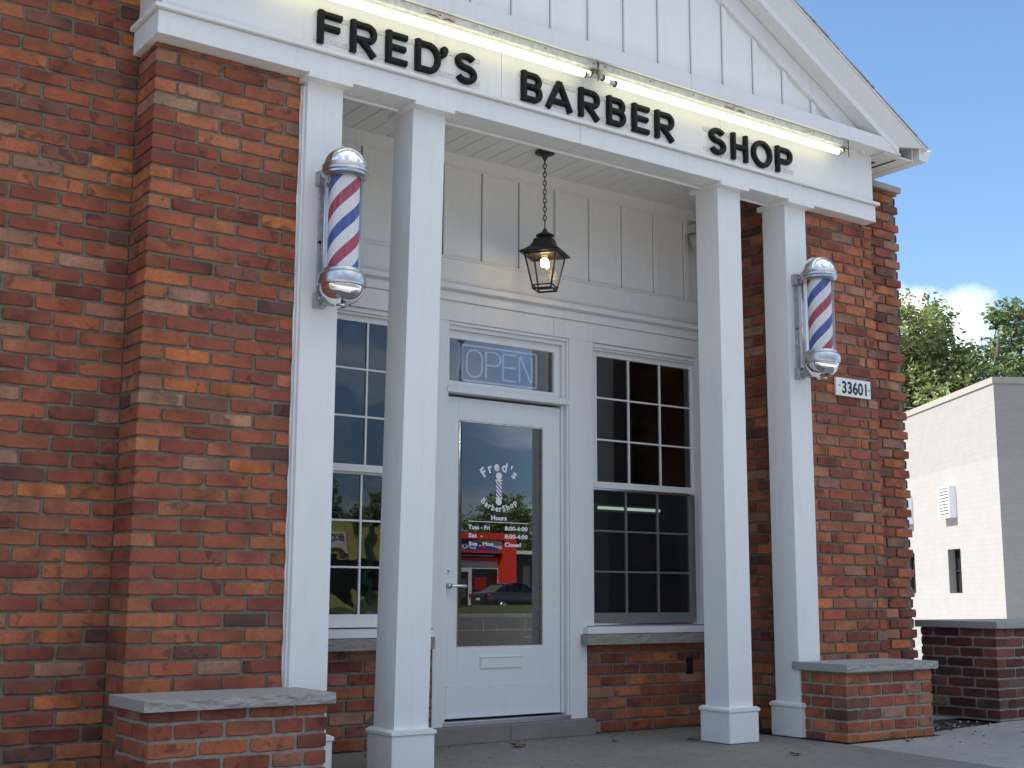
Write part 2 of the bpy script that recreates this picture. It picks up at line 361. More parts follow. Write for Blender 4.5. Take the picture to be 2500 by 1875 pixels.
def text(mb, s, mt, fit=None, y=0, size=None, at=None, rot=0, bold=0.0, dp=.0015):
    """flat lettering in the XZ plane facing -Y; fit=(x0,x1,z0,z1) or size/at/rot"""
    cu = bpy.data.curves.new('t', 'FONT'); cu.body = s; cu.size = 1; cu.offset = bold; cu.resolution_u = 3; cu.extrude = 0
    ob = bpy.data.objects.new('t', cu); scene.collection.objects.link(ob); bpy.context.view_layer.update()
    me = bpy.data.meshes.new_from_object(ob.evaluated_get(bpy.context.evaluated_depsgraph_get()))
    co = [v_.co.copy() for v_ in me.vertices]; fs = [tuple(p.vertices) for p in me.polygons]
    bpy.data.objects.remove(ob); bpy.data.curves.remove(cu); bpy.data.meshes.remove(me)
    x0, x1 = min(c_.x for c_ in co), max(c_.x for c_ in co); z0, z1 = min(c_.y for c_ in co), max(c_.y for c_ in co)
    vs = []
    for c_ in co:
        if fit:
            vs.append((fit[0]+(c_.x-x0)/(x1-x0)*(fit[1]-fit[0]), y-dp, fit[2]+(c_.y-z0)/(z1-z0)*(fit[3]-fit[2])))
        else:
            px, pz = (c_.x-(x0+x1)/2)*size, c_.y*size
            vs.append((at[0]+px*math.cos(rot)-pz*math.sin(rot), y-dp, at[1]+px*math.sin(rot)+pz*math.cos(rot)))
    mb.add(vs, fs, mt)

# ------------------------------------------------------------------ brickwork
PAL = [((.325, .090, .045), 30), ((.375, .122, .058), 27), ((.245, .066, .041), 19), ((.36, .160, .098), 12), ((.19, .073, .050), 7), ((.43, .132, .046), 6), ((.30, .165, .105), 4), ((.14, .062, .047), 2), ((.285, .076, .044), 17)]
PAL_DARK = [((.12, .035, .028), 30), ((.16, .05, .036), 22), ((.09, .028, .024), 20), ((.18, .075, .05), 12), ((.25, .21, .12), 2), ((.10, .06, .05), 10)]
def pick(pal):
    c = random.choices([p[0] for p in pal], [p[1] for p in pal])[0]; k = random.uniform(.82, 1.22)
    return tuple(x*k*random.uniform(.94, 1.07) for x in c)
CH, BL, J = .0747, .2235, .0125
def quoin_col(seed, row, pal): 
    st = random.getstate(); random.seed(seed*1000+row); c = pick(pal); random.setstate(st); return c
def brick_face(mb, p0, d, nrm, L, z0, z1, par=0, c0=None, c1=None, pal=PAL, zb=-.145, holes=(), chh=None, tooth=False, ends=.0, shade=1.0):
    """bricks over a wall face: p0 start (x,y), d unit direction along it, nrm outward; c0/c1 corner seeds -> interlocked quoins"""
    ch = chh or CH; d = Vector((d[0], d[1], 0)); n = Vector((nrm[0], nrm[1], 0)); P0 = Vector((p0[0], p0[1], 0)); H = .107
    row = int(math.floor((z0-zb)/ch))
    while zb+row*ch < z1-.012:
        a = max(z0, zb+row*ch+J/2); b = min(z1, zb+(row+1)*ch-J/2)
        if b-a < .012: row += 1; continue
        even = (row+par) % 2 == 0
        s = 0.0 if (even or c0 is None) else H+J
        end = L if (c1 is None or even) else L-H-J
        segs = []
        first = True
        while s < end-.02:
            ln = BL
            if first and c0 is None and not even: ln = H
            e = min(s+ln+random.uniform(-.004, .004), end)
            if end-e < .05: e = end
            segs.append((s, e, first, e >= end-.001)); s = e+J; first = False
        for (s0, s1, fst, lst) in segs:
            depth = .03; col = pick(pal)
            if fst and c0 is not None and even: depth = H; col = quoin_col(c0, row, pal)
            if lst and c1 is not None and even: depth = H; col = quoin_col(c1, row, pal)
            skip = False; off = random.uniform(-.0018, .0014)
            for (h0, h1, k0, k1) in holes:
                if s1 > h0 and s0 < h1 and b > k0 and a < k1:
                    if s0 < h0-.03: s1 = h0
                    elif s1 > h1+.03: s0 = h1
                    else: skip = True
            if skip or s1-s0 < .015: continue
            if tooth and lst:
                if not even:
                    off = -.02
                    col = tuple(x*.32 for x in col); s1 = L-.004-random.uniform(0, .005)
                else: s1 -= random.uniform(0, .006)
            one_brick(mb, P0, d, n, s0+random.uniform(0, .0015)*(not fst), s1-random.uniform(0, .0015)*(not lst), a+random.uniform(-.001, .001), b+random.uniform(-.001, .001), off if depth < .05 else 0, depth, tuple(x*shade for x in col))
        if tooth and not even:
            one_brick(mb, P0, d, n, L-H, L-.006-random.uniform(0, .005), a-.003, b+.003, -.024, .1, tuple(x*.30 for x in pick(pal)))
        row += 1
def one_brick(mb, P0, d, n, s0, s1, z0, z1, off, depth, col):
    ch = .0032; up = Vector((0, 0, 1)); vs = []; L_ = s1-s0; k = 6 if L_ > .12 else 3
    def P(s, z, q): return P0+d*s+up*z+n*q
    rim = [(s0+L_*i/k, z0) for i in range(k)]+[(s1, z0), (s1, (z0+z1)/2)]+[(s1-L_*i/k, z1) for i in range(k)]+[(s0, z1), (s0, (z0+z1)/2)]
    cs, cz = (s0+s1)/2, (z0+z1)/2; m = len(rim); corner = depth > .05
    jit = []
    for (a, b) in rim:
        ja = random.uniform(-.0028, .0014); jb = random.uniform(-.0028, .0014)
        if (a in (s0, s1)) and (b in (z0, z1)): ja -= .002; jb -= .002          # slightly rounded corners
        if corner: ja = 0
        jit.append((math.copysign(ja, a-cs) if ja > 0 else -math.copysign(-ja, a-cs), math.copysign(jb, b-cz) if jb > 0 else -math.copysign(-jb, b-cz)))
    for (q, c) in ((-depth, 0), (off-ch, 0), (off, ch)):
        for (a, b), (ja, jb) in zip(rim, jit):
            sa = 0 if a == cs else math.copysign(min(1, abs(a-cs)/(L_/2)), a-cs); sb = 0 if b == cz else math.copysign(1, b-cz)
            vs.append(P(a+(ja if a in (s0, s1) else 0)-sa*c, b+(jb if b != cz else 0)-sb*c, q))
    fs = [tuple(range(2*m, 3*m))]
    for o_ in (0, m):
        for i in range(m): fs.append((o_+i, o_+(i+1) % m, o_+m+(i+1) % m, o_+m+i))
    if d.cross(up).dot(n) < 0: fs = [tuple(reversed(f)) for f in fs]
    mb.add(vs, fs, 'brick', False, col)

G0 = -.145                                  # pavement level
YW = .955                                   # porch back wall, casing plane
# ================================================================== the barber shop
shop = thing('barber_shop', (2.35, .5, G0), 'red brick barber shop with white columned porch, white gable and set back brick wings', 'shop')
def B(mb, name, bevel=0, parent=shop, **k): return mb.build(name, parent, bevel, **k)

# left wing wall (y=.3), plus body behind
mb = MB(); mb.box(-4.2, -.30, .3105, .62, G0, 3.90, 'mortar'); brick_face(mb, (-4.2, .3), (1, 0), (0, -1), 3.877, G0, 3.895, 1); B(mb, 'brick_wall')
# left pier of the projecting bay: return face (x=-.323) and front face (y=.049)
mb = MB(); mb.box(-.313, .50, .059, .94, G0, 3.47, 'mortar'); mb.box(-.316, -.05, .30, .34, 3.40, 3.5, 'mortar')
brick_face(mb, (-.323, .049), (1, 0), (0, -1), .80, G0, 3.47, 0, c0=11)
brick_face(mb, (-.323, .299), (0, -1), (-1, 0), .25, G0, 3.47, 1, c1=11); B(mb, 'brick_wall')
# right pier of the bay
mb = MB(); mb.box(4.350, 5.120, .059, .94, G0, 3.47, 'mortar')
brick_face(mb, (4.34, .049), (1, 0), (0, -1), .79, G0, 3.47, 1, c0=12, c1=13)
brick_face(mb, (4.34, .99), (0, -1), (-1, 0), .941, G0, 3.655, 0, c1=12); mb.box(4.347, 4.6, .25, 1.0, 3.46, 3.66, 'mortar')
brick_face(mb, (5.13, .049), (0, 1), (1, 0), .25, G0, 3.47, 0, c0=13); B(mb, 'brick_wall')
# right wing wall with ragged outer edge and coping
mb = MB(); mb.box(5.11, 5.765, .318, .62, G0, 3.915, 'mortar'); brick_face(mb, (5.135, .3), (1, 0), (0, -1), .665, G0, 3.912, 0, tooth=True); B(mb, 'brick_wall')
for a, b_ in ((5.05, 5.815), (-4.2, -.36)): mb = MB(); mb.box(a, b_, .275, .66, 3.918, 3.968, 'limestone'); B(mb, 'coping', .004)
# side, rear walls and flat roof
mb = MB(); mb.box(5.55, 5.785, .62, 10, G0, 3.9, 'plain_brick'); mb.box(-4.2, 5.55, 9.8, 10, G0, 3.9, 'plain_brick'); mb.box(-4.2, -4.0, .62, 9.8, G0, 3.9, 'plain_brick')
B(mb, 'rear_walls', uv=lambda c: ((c.x+c.y), c.z))
mb = MB(); mb.box(-4.0, 5.55, .66, 9.8, 3.70, 3.76, 'shingle'); B(mb, 'flat_roof')

# low brick panels under the windows
mb = MB(); mb.box(.5, 1.90, .962, 1.2, G0, .445, 'mortar'); brick_face(mb, (.5, YW), (1, 0), (0, -1), 1.412, G0, .435, 0)
B(mb, 'brick_panel')
mb = MB(); mb.box(3.147, 4.34, .962, 1.2, G0, .445, 'mortar')
brick_face(mb, (3.14, YW), (1, 0), (0, -1), 1.2, G0, .435, 1, c0=15)
mb.box(4.045, 4.105, .951, .9605, .215, .335, 'black_paint')  # raised black box, its colour stands in for shade in a missing-brick hole
brick_face(mb, (3.14, 1.1), (0, -1), (-1, 0), .145, G0, .435, 0, c1=15); B(mb, 'brick_panel')

# stone slabs with a broken, rock-faced edge
def rough_slab(mb, x0, x1, y0, y1, z0, z1, mt, nx=60, amp=.006, seed=0):
    vs = []; fs = []; nz = 5
    def disp(x, z, k): return amp*(noise.noise(Vector((x*14+seed, z*30, k)))+.6*noise.noise(Vector((x*40, z*70, k+seed))))
    for i in range(nx+1):
        x = x0+(x1-x0)*i/nx
        for j in range(nz+1):
            z = z0+(z1-z0)*j/nz; e = .35 if j in (0, nz) else 1
            vs.append((x, y0+disp(x, z, 3)*e+.003, z))
    for i in range(nx):
        for j in range(nz):
            a = i*(nz+1)+j; fs.append((a, a+nz+1, a+nz+2, a+1))
    o = len(vs)
    for (x, y) in ((x0, y1), (x1, y1)):
        vs += [(x, y, z0), (x, y, z1)]
    tp = [i*(nz+1)+nz for i in range(nx+1)]; bt_ = [i*(nz+1) for i in range(nx+1)]
    fs.append(tuple(tp)+(o+3, o+1)); fs.append(tuple(reversed(bt_))+(o, o+2))
    fs.append(tuple(range(nz, -1, -1))+(o, o+1)); last = nx*(nz+1); fs.append(tuple(range(last, last+nz+1))+(o+3, o+2)); fs.append((o, o+1, o+3, o+2))
    mb.add(vs, fs, mt)
mb = MB(); rough_slab(mb, .5, 1.885, .875, 1.0, .437, .505, 'sill_stone', seed=3); B(mb, 'stone_sill')
mb = MB(); rough_slab(mb, 3.085, 4.335, .875, 1.0, .437, .505, 'sill_stone', seed=5); B(mb, 'stone_sill')
mb = MB(); rough_slab(mb, 1.90, 2.47, .895, 1.1, G0, -.042, 'step_stone', amp=.002); rough_slab(mb, 2.473, 3.165, .895, 1.1, G0, -.042, 'step_stone', amp=.002, seed=4); B(mb, 'door_step', .004)

# columns
def column(x, lean=0.0, base=True, capside=.03):
    c = bpy.data.objects.new('column', None); scene.collection.objects.link(c); c.location = (x+.105, .105, G0); put(c, shop)
    m_ = MB(); zb, zt = (.07, 3.474)
    q = lambda z: lean*(z-zb)/(zt-zb); vs = []
    for z in (zb, zt):
        for (dx, dy) in ((0, 0), (.21, 0), (.21, .209), (0, .209)): vs.append((x+dx+q(z), dy, z))
    m_.add(vs, [(3, 2, 1, 0), (4, 5, 6, 7), (0, 1, 5, 4), (1, 2, 6, 5), (2, 3, 7, 6), (3, 0, 4, 7)], 'white_paint')
    m_.build('shaft', c, .0015)
    m_ = MB(); l = lean; m_.box(x-.026+l, x+.236+l, -.066, .238, 3.446, 3.480, 'white_paint'); m_.build('capital', c, .003)
    m_ = MB(); m_.box(x-.024, x+.234, -.024, .233, G0+.004, .056, 'white_paint'); m_.prism([(x-.032, .048), (x+.242, .048), (x+.242, .066), (x+.212, .078), (x-.002, .078), (x-.032, .066)], -.032, .241, 'y', 'white_paint'); m_.build('base', c, .003)
    return c
for x, ln in ((.483, .0), (1.083, .054), (3.500, .0), (4.147, .0)): column(x, ln)
mb = MB(); mb.box(.470, .4825, .02, .056, .30, 3.42, 'white_paint'); B(mb, 'column_trim', .002)
# ragged caulk line where brick meets the first column
mb = MB(); pts = [(.468+random.uniform(-.003, .003), .046, .33+i*.0775) for i in range(41)]
mb.tube(pts, [.003+random.uniform(0, .004) for _ in pts], 'caulk', 5); B(mb, 'caulk_line')

# architrave, frieze, ledge, soffit
mb = MB(); mb.box(-.357, 2.289, -.050, .112, 3.474, 3.596, 'white_paint'); mb.box(2.292, 5.071, -.050, .112, 3.474, 3.596, 'white_paint')
mb.box(-.357, -.10, .112, .299, 3.474, 3.596, 'white_paint'); mb.box(4.36, 5.071, .112, .299, 3.474, 3.596, 'white_paint'); mb.box(-.38, 5.098, -.074, .30, 3.599, 3.622, 'white_paint')
B(mb, 'architrave', .003)
mb = MB()
for a, b_ in ((-.335, 1.713), (1.716, 3.508), (3.511, 5.072)): mb.box(a, b_, -.030, .299, 3.623, 3.992, 'white_paint')
B(mb, 'frieze', .002)
mb = MB(); mb.box(-.60, 5.245, -.165, .60, 3.990, 4.004, 'white_paint')          # flat soffit
mb.box(-.50, 3.113, -.172, -.150, 3.984, 4.086, 'white_paint'); mb.box(3.115, 5.118, -.172, -.150, 3.984, 4.086, 'white_paint')
mb.prism([(5.118, 3.984), (5.245, 3.984), (5.118, 4.075)], -.1695, -.152, 'y', 'white_paint')
mb.box(-.5, 5.10, -.149, -.03, 4.06, 4.075, 'white_paint'); B(mb, 'cornice_board', .002)
for sx in (0,): pass
# tympanum boards with battens
AX, AZ, SL = 2.35, 5.80, .545          # ridge x, z, slope
def roofz(x, off=0): return AZ-off-abs(x-AX)*SL
mb = MB(); mb.prism([(-.45, 4.05), (5.08, 4.05), (AX, AZ-.40+.05)], -.03, .1, 'y', 'siding_paint')
k = -7
while 2.659+.293*k < 5:
    x = 2.659+.293*k; zt = roofz(x, .42)
    if zt > 4.12: mb.prism([(x, 4.07), (x+.04, 4.07), (x+.04, roofz(x+.04, .42)), (x, zt)], -.047, -.031, 'y', 'siding_paint'); mb.prism([(x-.004, 4.07), (x-.0003, 4.07), (x-.0003, roofz(x, .42)), (x-.004, roofz(x-.004, .42))], -.0325, -.0305, 'y', 'gap_shade')  # thin dark strip left of each batten paints gap shade on the boards
    k += 1
B(mb, 'gable_boards', .0015)
# raking frieze board, soffit and outer rake boards (both slopes)
mb = MB()
for sg in (1, -1):
    fx = lambda x: AX+sg*(x-AX)
    def quad(x0, x1, a, b_, y0, y1, m_='white_paint'):
        mb.prism([(fx(x0), roofz(x0, a)), (fx(x1), roofz(x1, a)), (fx(x1), roofz(x1, b_)), (fx(x0), roofz(x0, b_))], y0, y1, 'y', m_)
    quad(AX, 4.98, .26, .41, -.060, -.031)
    quad(AX, 5.12, .240, .254, -.165, .6)                      # raking soffit
    quad(AX, 5.215, .195, .252, -.1745, -.150)                  # narrow rake strip
    # crown board leaning outward
    vs = []
    for (x, xe) in ((AX, AX), (5.215, 5.43)):
        for (off, y) in ((.194, -.1745), (.055, -.232), (.055, -.21), (.194, -.15)):
            xx = x if off > .1 else xe; vs.append((fx(xx), y, roofz(xx, off)))
    mb.add(vs, [(0, 1, 2, 3), (7, 6, 5, 4), (0, 4, 5, 1), (1, 5, 6, 2), (2, 6, 7, 3), (3, 7, 4, 0)], 'white_paint')
B(mb, 'rake_board', .002)
mb = MB()
for sg in (1, -1):
    fx = lambda x: AX+sg*(x-AX); n_ = 26; prev = None
    for i in range(n_):
        x0 = AX+(5.47-AX)*i/n_; x1 = AX+(5.47-AX)*(i+1)/n_; lift = .012; yo = -.238-random.uniform(0, .008)
        vs = []
        for (x, t_) in ((x0-.012, .0), (x1+.004, lift)):
            for y in (yo, 9.0):
                for o_ in (.004-t_*.5, .012-t_*.5): vs.append((fx(x), y, roofz(x, o_+.02)))
        mb.add(vs, [(0, 1, 3, 2), (4, 6, 7, 5), (0, 4, 5, 1), (2, 3, 7, 6), (0, 2, 6, 4), (1, 5, 7, 3)], 'shingle')
    mb.add([(fx(AX), -.236, roofz(AX, .036)), (fx(5.47), -.236, roofz(5.47, .036)), (fx(5.47), 9, roofz(5.47, .036)), (fx(AX), 9, roofz(AX, .036)),
            (fx(AX), -.236, roofz(AX, .052)), (fx(5.47), -.236, roofz(5.47, .052)), (fx(5.47), 9, roofz(5.47, .052)), (fx(AX), 9, roofz(AX, .052))],
           [(0, 1, 2, 3), (7, 6, 5, 4), (0, 4, 5, 1), (1, 5, 6, 2), (2, 6, 7, 3), (3, 7, 4, 0)], 'white_paint')
B(mb, 'gable_roof')
# side eaves: sub fascia, soffit with vents and gutter
for sg in (1, -1):
    fx = lambda x: AX+sg*(x-AX); mb = MB()
    def bx(x0, x1, *a): mb.box(min(fx(x0), fx(x1)), max(fx(x0), fx(x1)), *a)
    bx(5.075, 5.395, -.149, 9, 3.976, 3.988, 'white_paint'); bx(5.15, 5.19, .02, .5, 3.972, 3.9755, 'dark_opening'); bx(5.25, 5.27, -.1, .6, 3.972, 3.9755, 'dark_opening')
    bx(5.395, 5.412, -.149, 9, 3.97, 4.085, 'white_paint'); B(mb, 'eave_soffit', .002)
    mb = MB(); g = [(5.415, 4.075), (5.415, 3.985), (5.44, 3.978), (5.50, 3.978), (5.53, 4.005), (5.545, 4.045), (5.565, 4.075), (5.545, 4.082), (5.53, 4.068)]
    mb.prism([(fx(p[0]), p[1]) for p in g], -.20, 9, 'y', 'white_paint'); mb.tube([(fx(5.565), -.2, 4.08), (fx(5.565), 9, 4.08)], .005, 'white_paint', 6); B(mb, 'gutter', .002)

# porch ceiling, inner bead, boarded wall above the windows
mb = MB(); x = .50; ph0 = 2.043-.1285*12
while x < 4.33:
    nx_ = min(4.338, (math.floor((x-ph0)/.1285+1e-4)+1)*.1285+ph0); mb.box(x+.003, nx_-.003, .14, 1.0, 3.662, 3.69, 'siding_paint'); x = nx_
mb.box(.5, 4.34, .21, 1.0, 3.672, 3.70, 'siding_paint')
mb.tube([(.5, .136, 3.474), (4.34, .136, 3.474)], .013, 'white_paint', 10); mb.prism([(.1125, 3.482), (.132, 3.484), (.139, 3.488), (.139, 3.661), (.1125, 3.661)], .5, 4.34, 'x', 'siding_paint')
B(mb, 'porch_ceiling', .002)
mb = MB()
mb.box(.5, 4.34, 1.0, 1.1, 2.72, 3.66, 'siding_paint')
mb.box(.5, 4.34, .982, .9995, 3.578, 3.661, 'siding_paint'); mb.box(.5, 4.34, .988, .9995, 3.566, 3.5775, 'siding_paint')
x = 2.284-.3073*5
while x < 4.3:
    mb.box(x, x+.042, .984, .9995, 2.945, 3.565, 'siding_paint'); mb.box(x-.0045, x-.0003, .9975, .9995, 2.945, 3.565, 'gap_shade'); x += .3073  # same painted shade line beside the porch battens, no real groove
B(mb, 'porch_siding', .002)
mb = MB()
mb.prism([(.9995, 2.944), (.952, 2.944), (.952, 2.930), (.962, 2.928), (.990, 2.765), (.9995, 2.765)], .5, 4.34, 'x', 'white_paint')
mb.prism([(1.1, 2.752), (.905, 2.752), (.900, 2.745), (.900, 2.715), (.935, 2.708), (1.1, 2.708)], .5, 2.98, 'x', 'white_paint')
mb.prism([(1.1, 2.752), (.905, 2.752), (.900, 2.745), (.900, 2.715), (.935, 2.708), (1.1, 2.708)], 2.982, 4.34, 'x', 'white_paint')
mb.box(.5, 4.34, .940, 1.1, 2.646, 2.707, 'white_paint'); mb.box(.5, 2.86, YW, 1.1, 2.515, 2.645, 'white_paint'); mb.box(2.862, 4.34, YW, 1.1, 2.515, 2.645, 'white_paint'); B(mb, 'window_header', .002)

# casings
for bs in ((( .5, .79, .56, 2.514),), ((1.80, 2.0, .5595, 2.514), (1.915, 2.0, -.041, .5605)), ((2.995, 3.203, .5595, 2.514), (2.995, 3.139, -.041, .5605)), ((4.205, 4.339, .56, 2.514),)):
    mb = MB()
    if len(bs) == 1: mb.box(bs[0][0], bs[0][1], YW, 1.1, bs[0][2], bs[0][3], 'white_paint')
    else:
        (a, b_, z0_, z1_), (c_, d_, z2_, z3_) = bs          # wide board that narrows below the sill
        P_ = [(c_, z2_), (d_, z2_), (d_, .56), (b_, .56), (b_, z1_), (a, z1_), (a, .56), (c_, .56)]; Q_ = [p for i_, p in enumerate(P_) if p not in P_[:i_]]
        mb.prism(Q_, YW, 1.1, 'y', 'white_paint')
    B(mb, 'casing', .002)

# windows
def window(x0, x1, gx0, gx1, screen, glass):
    wn = bpy.data.objects.new('window', None); scene.collection.objects.link(wn); wn.location = ((x0+x1)/2, 1.03, .56); put(wn, shop)
    m_ = MB()                                # jamb liners / stops
    for a, b_ in ((x0, x0+.014), (x1-.014, x1)): m_.box(a, b_, .975, 1.11, .56, 2.512, 'white_paint')
    m_.box(x0+.014, x1-.014, .975, 1.11, 2.486, 2.513, 'white_paint'); m_.box(x0+.014, x1-.014, .99, 1.0, 2.470, 2.4855, 'white_paint'); m_.build('frame', wn, .0015)
    def sash(y, z0, z1, br, tr, st=.032):
        m_ = MB(); a, b_ = gx0, gx1
        m_.box(x0+.0145, a, y-.014, y+.022, z0, z1, 'white_paint'); m_.box(b_, x1-.0145, y-.014, y+.022, z0, z1, 'white_paint')
        m_.box(a, b_, y-.0138, y+.0218, z0, z0+br, 'white_paint'); m_.box(a, b_, y-.0138, y+.0218, z1-tr, z1, 'white_paint')
        for i in (1, 2):
            c_ = a+(b_-a)*i/3; m_.box(c_-.0065, c_+.0065, y-.010, y+.012, z0+br, z1-tr, 'white_paint')
            c_ = z0+br+(z1-tr-z0-br)*i/3
            for j in range(3): m_.box(a+(b_-a)*j/3+(.0065 if j else 0), a+(b_-a)*(j+1)/3-(.0065 if j < 2 else 0), y-.0097, y+.0117, c_-.006, c_+.006, 'white_paint')
        s_ = m_.build('sash', wn, .0012)
        m_ = MB(); m_.add([(a, y+.001, z0+br), (b_, y+.001, z0+br), (b_, y+.001, z1-tr), (a, y+.001, z1-tr)], [(0, 1, 2, 3)], glass)
        m_.build('pane', wn)
    sash(1.028, 1.502, 2.4855, .044, .052)
    sash(1.066, .566, 1.515, .078, .026)
    m_ = MB(); xl, xr = (.5, 1.895) if x0 < 2 else (3.105, 4.338)
    m_.prism([(1.11, .5595), (.90, .552), (.897, .508), (1.11, .508)], xl, xr, 'x', 'white_paint'); m_.build('sill', wn, .003)
    if screen:
        m_ = MB(); y = 1.008; a, b_ = x0+.016, x1-.016
        m_.box(a, a+.010, y-.004, y+.004, .562, 1.499, 'bright_alu'); m_.box(b_-.010, b_, y-.004, y+.004, .562, 1.499, 'bright_alu')
        m_.box(a+.010, b_-.010, y-.004, y+.004, .562, .574, 'bright_alu'); m_.box(a+.010, b_-.010, y-.004, y+.004, 1.488, 1.4985, 'bright_alu')
        m_.add([(a+.01, y, .574), (b_-.01, y, .574), (b_-.01, y, 1.488), (a+.01, y, 1.488)], [(0, 1, 2, 3)], 'screen_mesh'); m_.build('insect_screen', wn)
    return wn
window(.79, 1.80, .847, 1.749, False, 'old_glass')
window(3.203, 4.245, 3.286, 4.188, True, 'window_glass')

# transom and door
dr = bpy.data.objects.new('door_frame', None); scene.collection.objects.link(dr); dr.location = (2.47, 1.0, 0); put(dr, shop)
mb = MB()
for a, b_ in ((2.0005, 2.015), (2.98, 2.9945)): mb.box(a, b_, .965, 1.12, -.041, 2.049, 'door_paint'); mb.box(a, b_, .965, 1.12, 2.089, 2.514, 'door_paint')
mb.box(2.0005, 2.9945, .950, 1.12, 2.0495, 2.0885, 'door_paint'); mb.box(2.0155, 2.9795, .965, 1.12, 2.494, 2.5135, 'door_paint')
mb.box(2.0155, 2.03, .985, 1.10, 2.0890, 2.4935, 'door_paint'); mb.box(2.958, 2.9795, .985, 1.10, 2.0890, 2.4935, 'door_paint'); mb.box(2.0301, 2.9579, .985, 1.10, 2.468, 2.4935, 'door_paint')
mb.box(2.0005, 2.9945, .945, 1.12, -.0415, -.012, 'cast_alu'); mb.build('jamb', dr, .002)
mb = MB(); mb.box(2.0302, 2.052, 1.015, 1.05, 2.089, 2.4675, 'door_paint'); mb.box(2.912, 2.9578, 1.015, 1.05, 2.089, 2.4675, 'door_paint'); mb.box(2.052, 2.912, 1.0152, 1.0498, 2.089, 2.134, 'door_paint'); mb.box(2.052, 2.912, 1.0152, 1.0498, 2.416, 2.4675, 'door_paint')
mb.build('transom_sash', dr, .002)
mb = MB(); mb.add([(2.052, 1.031, 2.134), (2.912, 1.031, 2.134), (2.912, 1.031, 2.416), (2.052, 1.031, 2.416)], [(0, 1, 2, 3)], 'window_glass'); mb.build('transom_pane', dr)
door = bpy.data.objects.new('door', None); scene.collection.objects.link(door); door.location = (2.955, 1.03, 0); put(door, shop)
mb = MB()
mb.box(2.0152, 2.13, 1.015, 1.06, 0, 2.03, 'door_paint'); mb.box(2.811, 2.957, 1.015, 1.06, 0, 2.03, 'door_paint'); mb.box(2.13, 2.811, 1.0152, 1.0598, 0, .43, 'door_paint'); mb.box(2.13, 2.811, 1.0152, 1.0598, 1.884, 2.03, 'door_paint')
mb.box(2.959, 2.9795, 1.0, 1.09, 0, 2.049, 'door_paint')
mb.build('door_leaf', door, .002)
mb = MB(); a = .010
mb.box(2.13, 2.14, 1.019, 1.04, .44, 1.874, 'bronze'); mb.box(2.801, 2.811, 1.019, 1.04, .44, 1.874, 'bronze'); mb.box(2.13, 2.811, 1.0192, 1.0398, .43, .4398, 'old_white_metal'); mb.box(2.13, 2.811, 1.0192, 1.0398, 1.8742, 1.884, 'old_white_metal'); mb.build('glazing_bead', door)
mb = MB(); mb.add([(2.14, 1.031, .44), (2.801, 1.031, .44), (2.801, 1.031, 1.874), (2.14, 1.031, 1.874)], [(0, 1, 2, 3)], 'window_glass'); mb.build('door_glass', door)
mb = MB(); mb.box(2.03, 2.078, 1.010, 1.0145, .76, .952, 'door_paint'); mb.tube([(2.054, 1.011, .912), (2.054, 1.003, .912)], .016, 'bright_alu', 20); mb.tube([(2.054, 1.004, .912), (2.054, .998, .912)], .008, 'bronze', 16); mb.build('lock_plate', door, .001)
mb = MB(); mb.tube([(2.054, 1.01, .818), (2.054, .975, .818)], .017, 'cast_alu', 18); mb.tube([(2.054, .972, .818), (2.075, .966, .818), (2.12, .964, .818), (2.165, .966, .817), (2.178, .97, .816)], [.011, .010, .009, .009, .008], 'bright_alu', 12); mb.build('lever_handle', door)
mb = MB(); mb.box(2.309, 2.638, 1.0105, 1.0148, .297, .378, 'door_paint'); mb.box(2.315, 2.632, 1.006, 1.0104, .303, .366, 'door_paint'); mb.tube([(2.31, 1.005, .371), (2.637, 1.005, .371)], .004, 'door_paint', 8); mb.build('mail_slot', door, .0015)
mb = MB(); mb.box(2.05, 2.896, 1.0118, 1.0148, .004, .203, 'door_paint')
for i in range(6):
    for z in (.012, .193): mb.tube([(2.062+i*.1645, 1.0117, z), (2.062+i*.1645, 1.0103, z)], .0032, 'cast_alu', 8)
mb.build('kick_plate', door)
# lettering on the door glass
mb = MB(); Y = 1.030
def arctext(s_, cx, cz, r, a0, a1, size, bold, flip=False):
    n_ = len(s_)
    wd = {'F': 1.1, 'r': .8, 'e': 1, 'd': 1.1, "'": .55, 's': .9, 'B': 1.2, 'a': 1, 'b': 1.1, 'S': 1.1, 'h': 1.1, 'o': 1.1, 'p': 1.1}
    ws = [wd.get(c_, 1) for c_ in s_]; tot = sum(ws); acc = 0
    for c_, q in zip(s_, ws):
        f = (acc+q/2)/tot; acc += q; a = R(a0+(a1-a0)*f)
        rot = a-math.pi/2 if not flip else a+math.pi/2
        text(mb, c_, 'vinyl_white', y=Y, size=size, at=(cx+r*math.cos(a), cz+r*math.sin(a)), rot=rot, bold=bold)
arctext("Fred's", 2.462, 1.410, .162, 141, 40, .086, .035)
arctext("BarberShop", 2.462, 1.508, .206, 223, 317, .055, .03, True)
def disc(cx, cz, rx, rz, mt, y): mb.add([(cx+rx*math.cos(i*math.pi/12), y, cz+rz*math.sin(i*math.pi/12)) for i in range(24)], [tuple(range(24))], mt)
disc(2.459, 1.536, .0245, .024, 'vinyl_white', Y-.0015); disc(2.459, 1.368, .0245, .024, 'vinyl_white', Y-.0015)
for z in (1.508, 1.391): mb.box(2.430, 2.488, Y-.0016, Y-.0012, z-.004, z+.004, 'vinyl_white')
mb.box(2.436, 2.482, Y-.0016, Y-.0012, 1.395, 1.504, 'tiny_stripes')
text(mb, 'Hours', 'vinyl_white', fit=(2.398, 2.525, 1.245, 1.277), y=Y, bold=.035); mb.box(2.219, 2.701, Y-.0016, Y-.0012, 1.2305, 1.2345, 'vinyl_white')
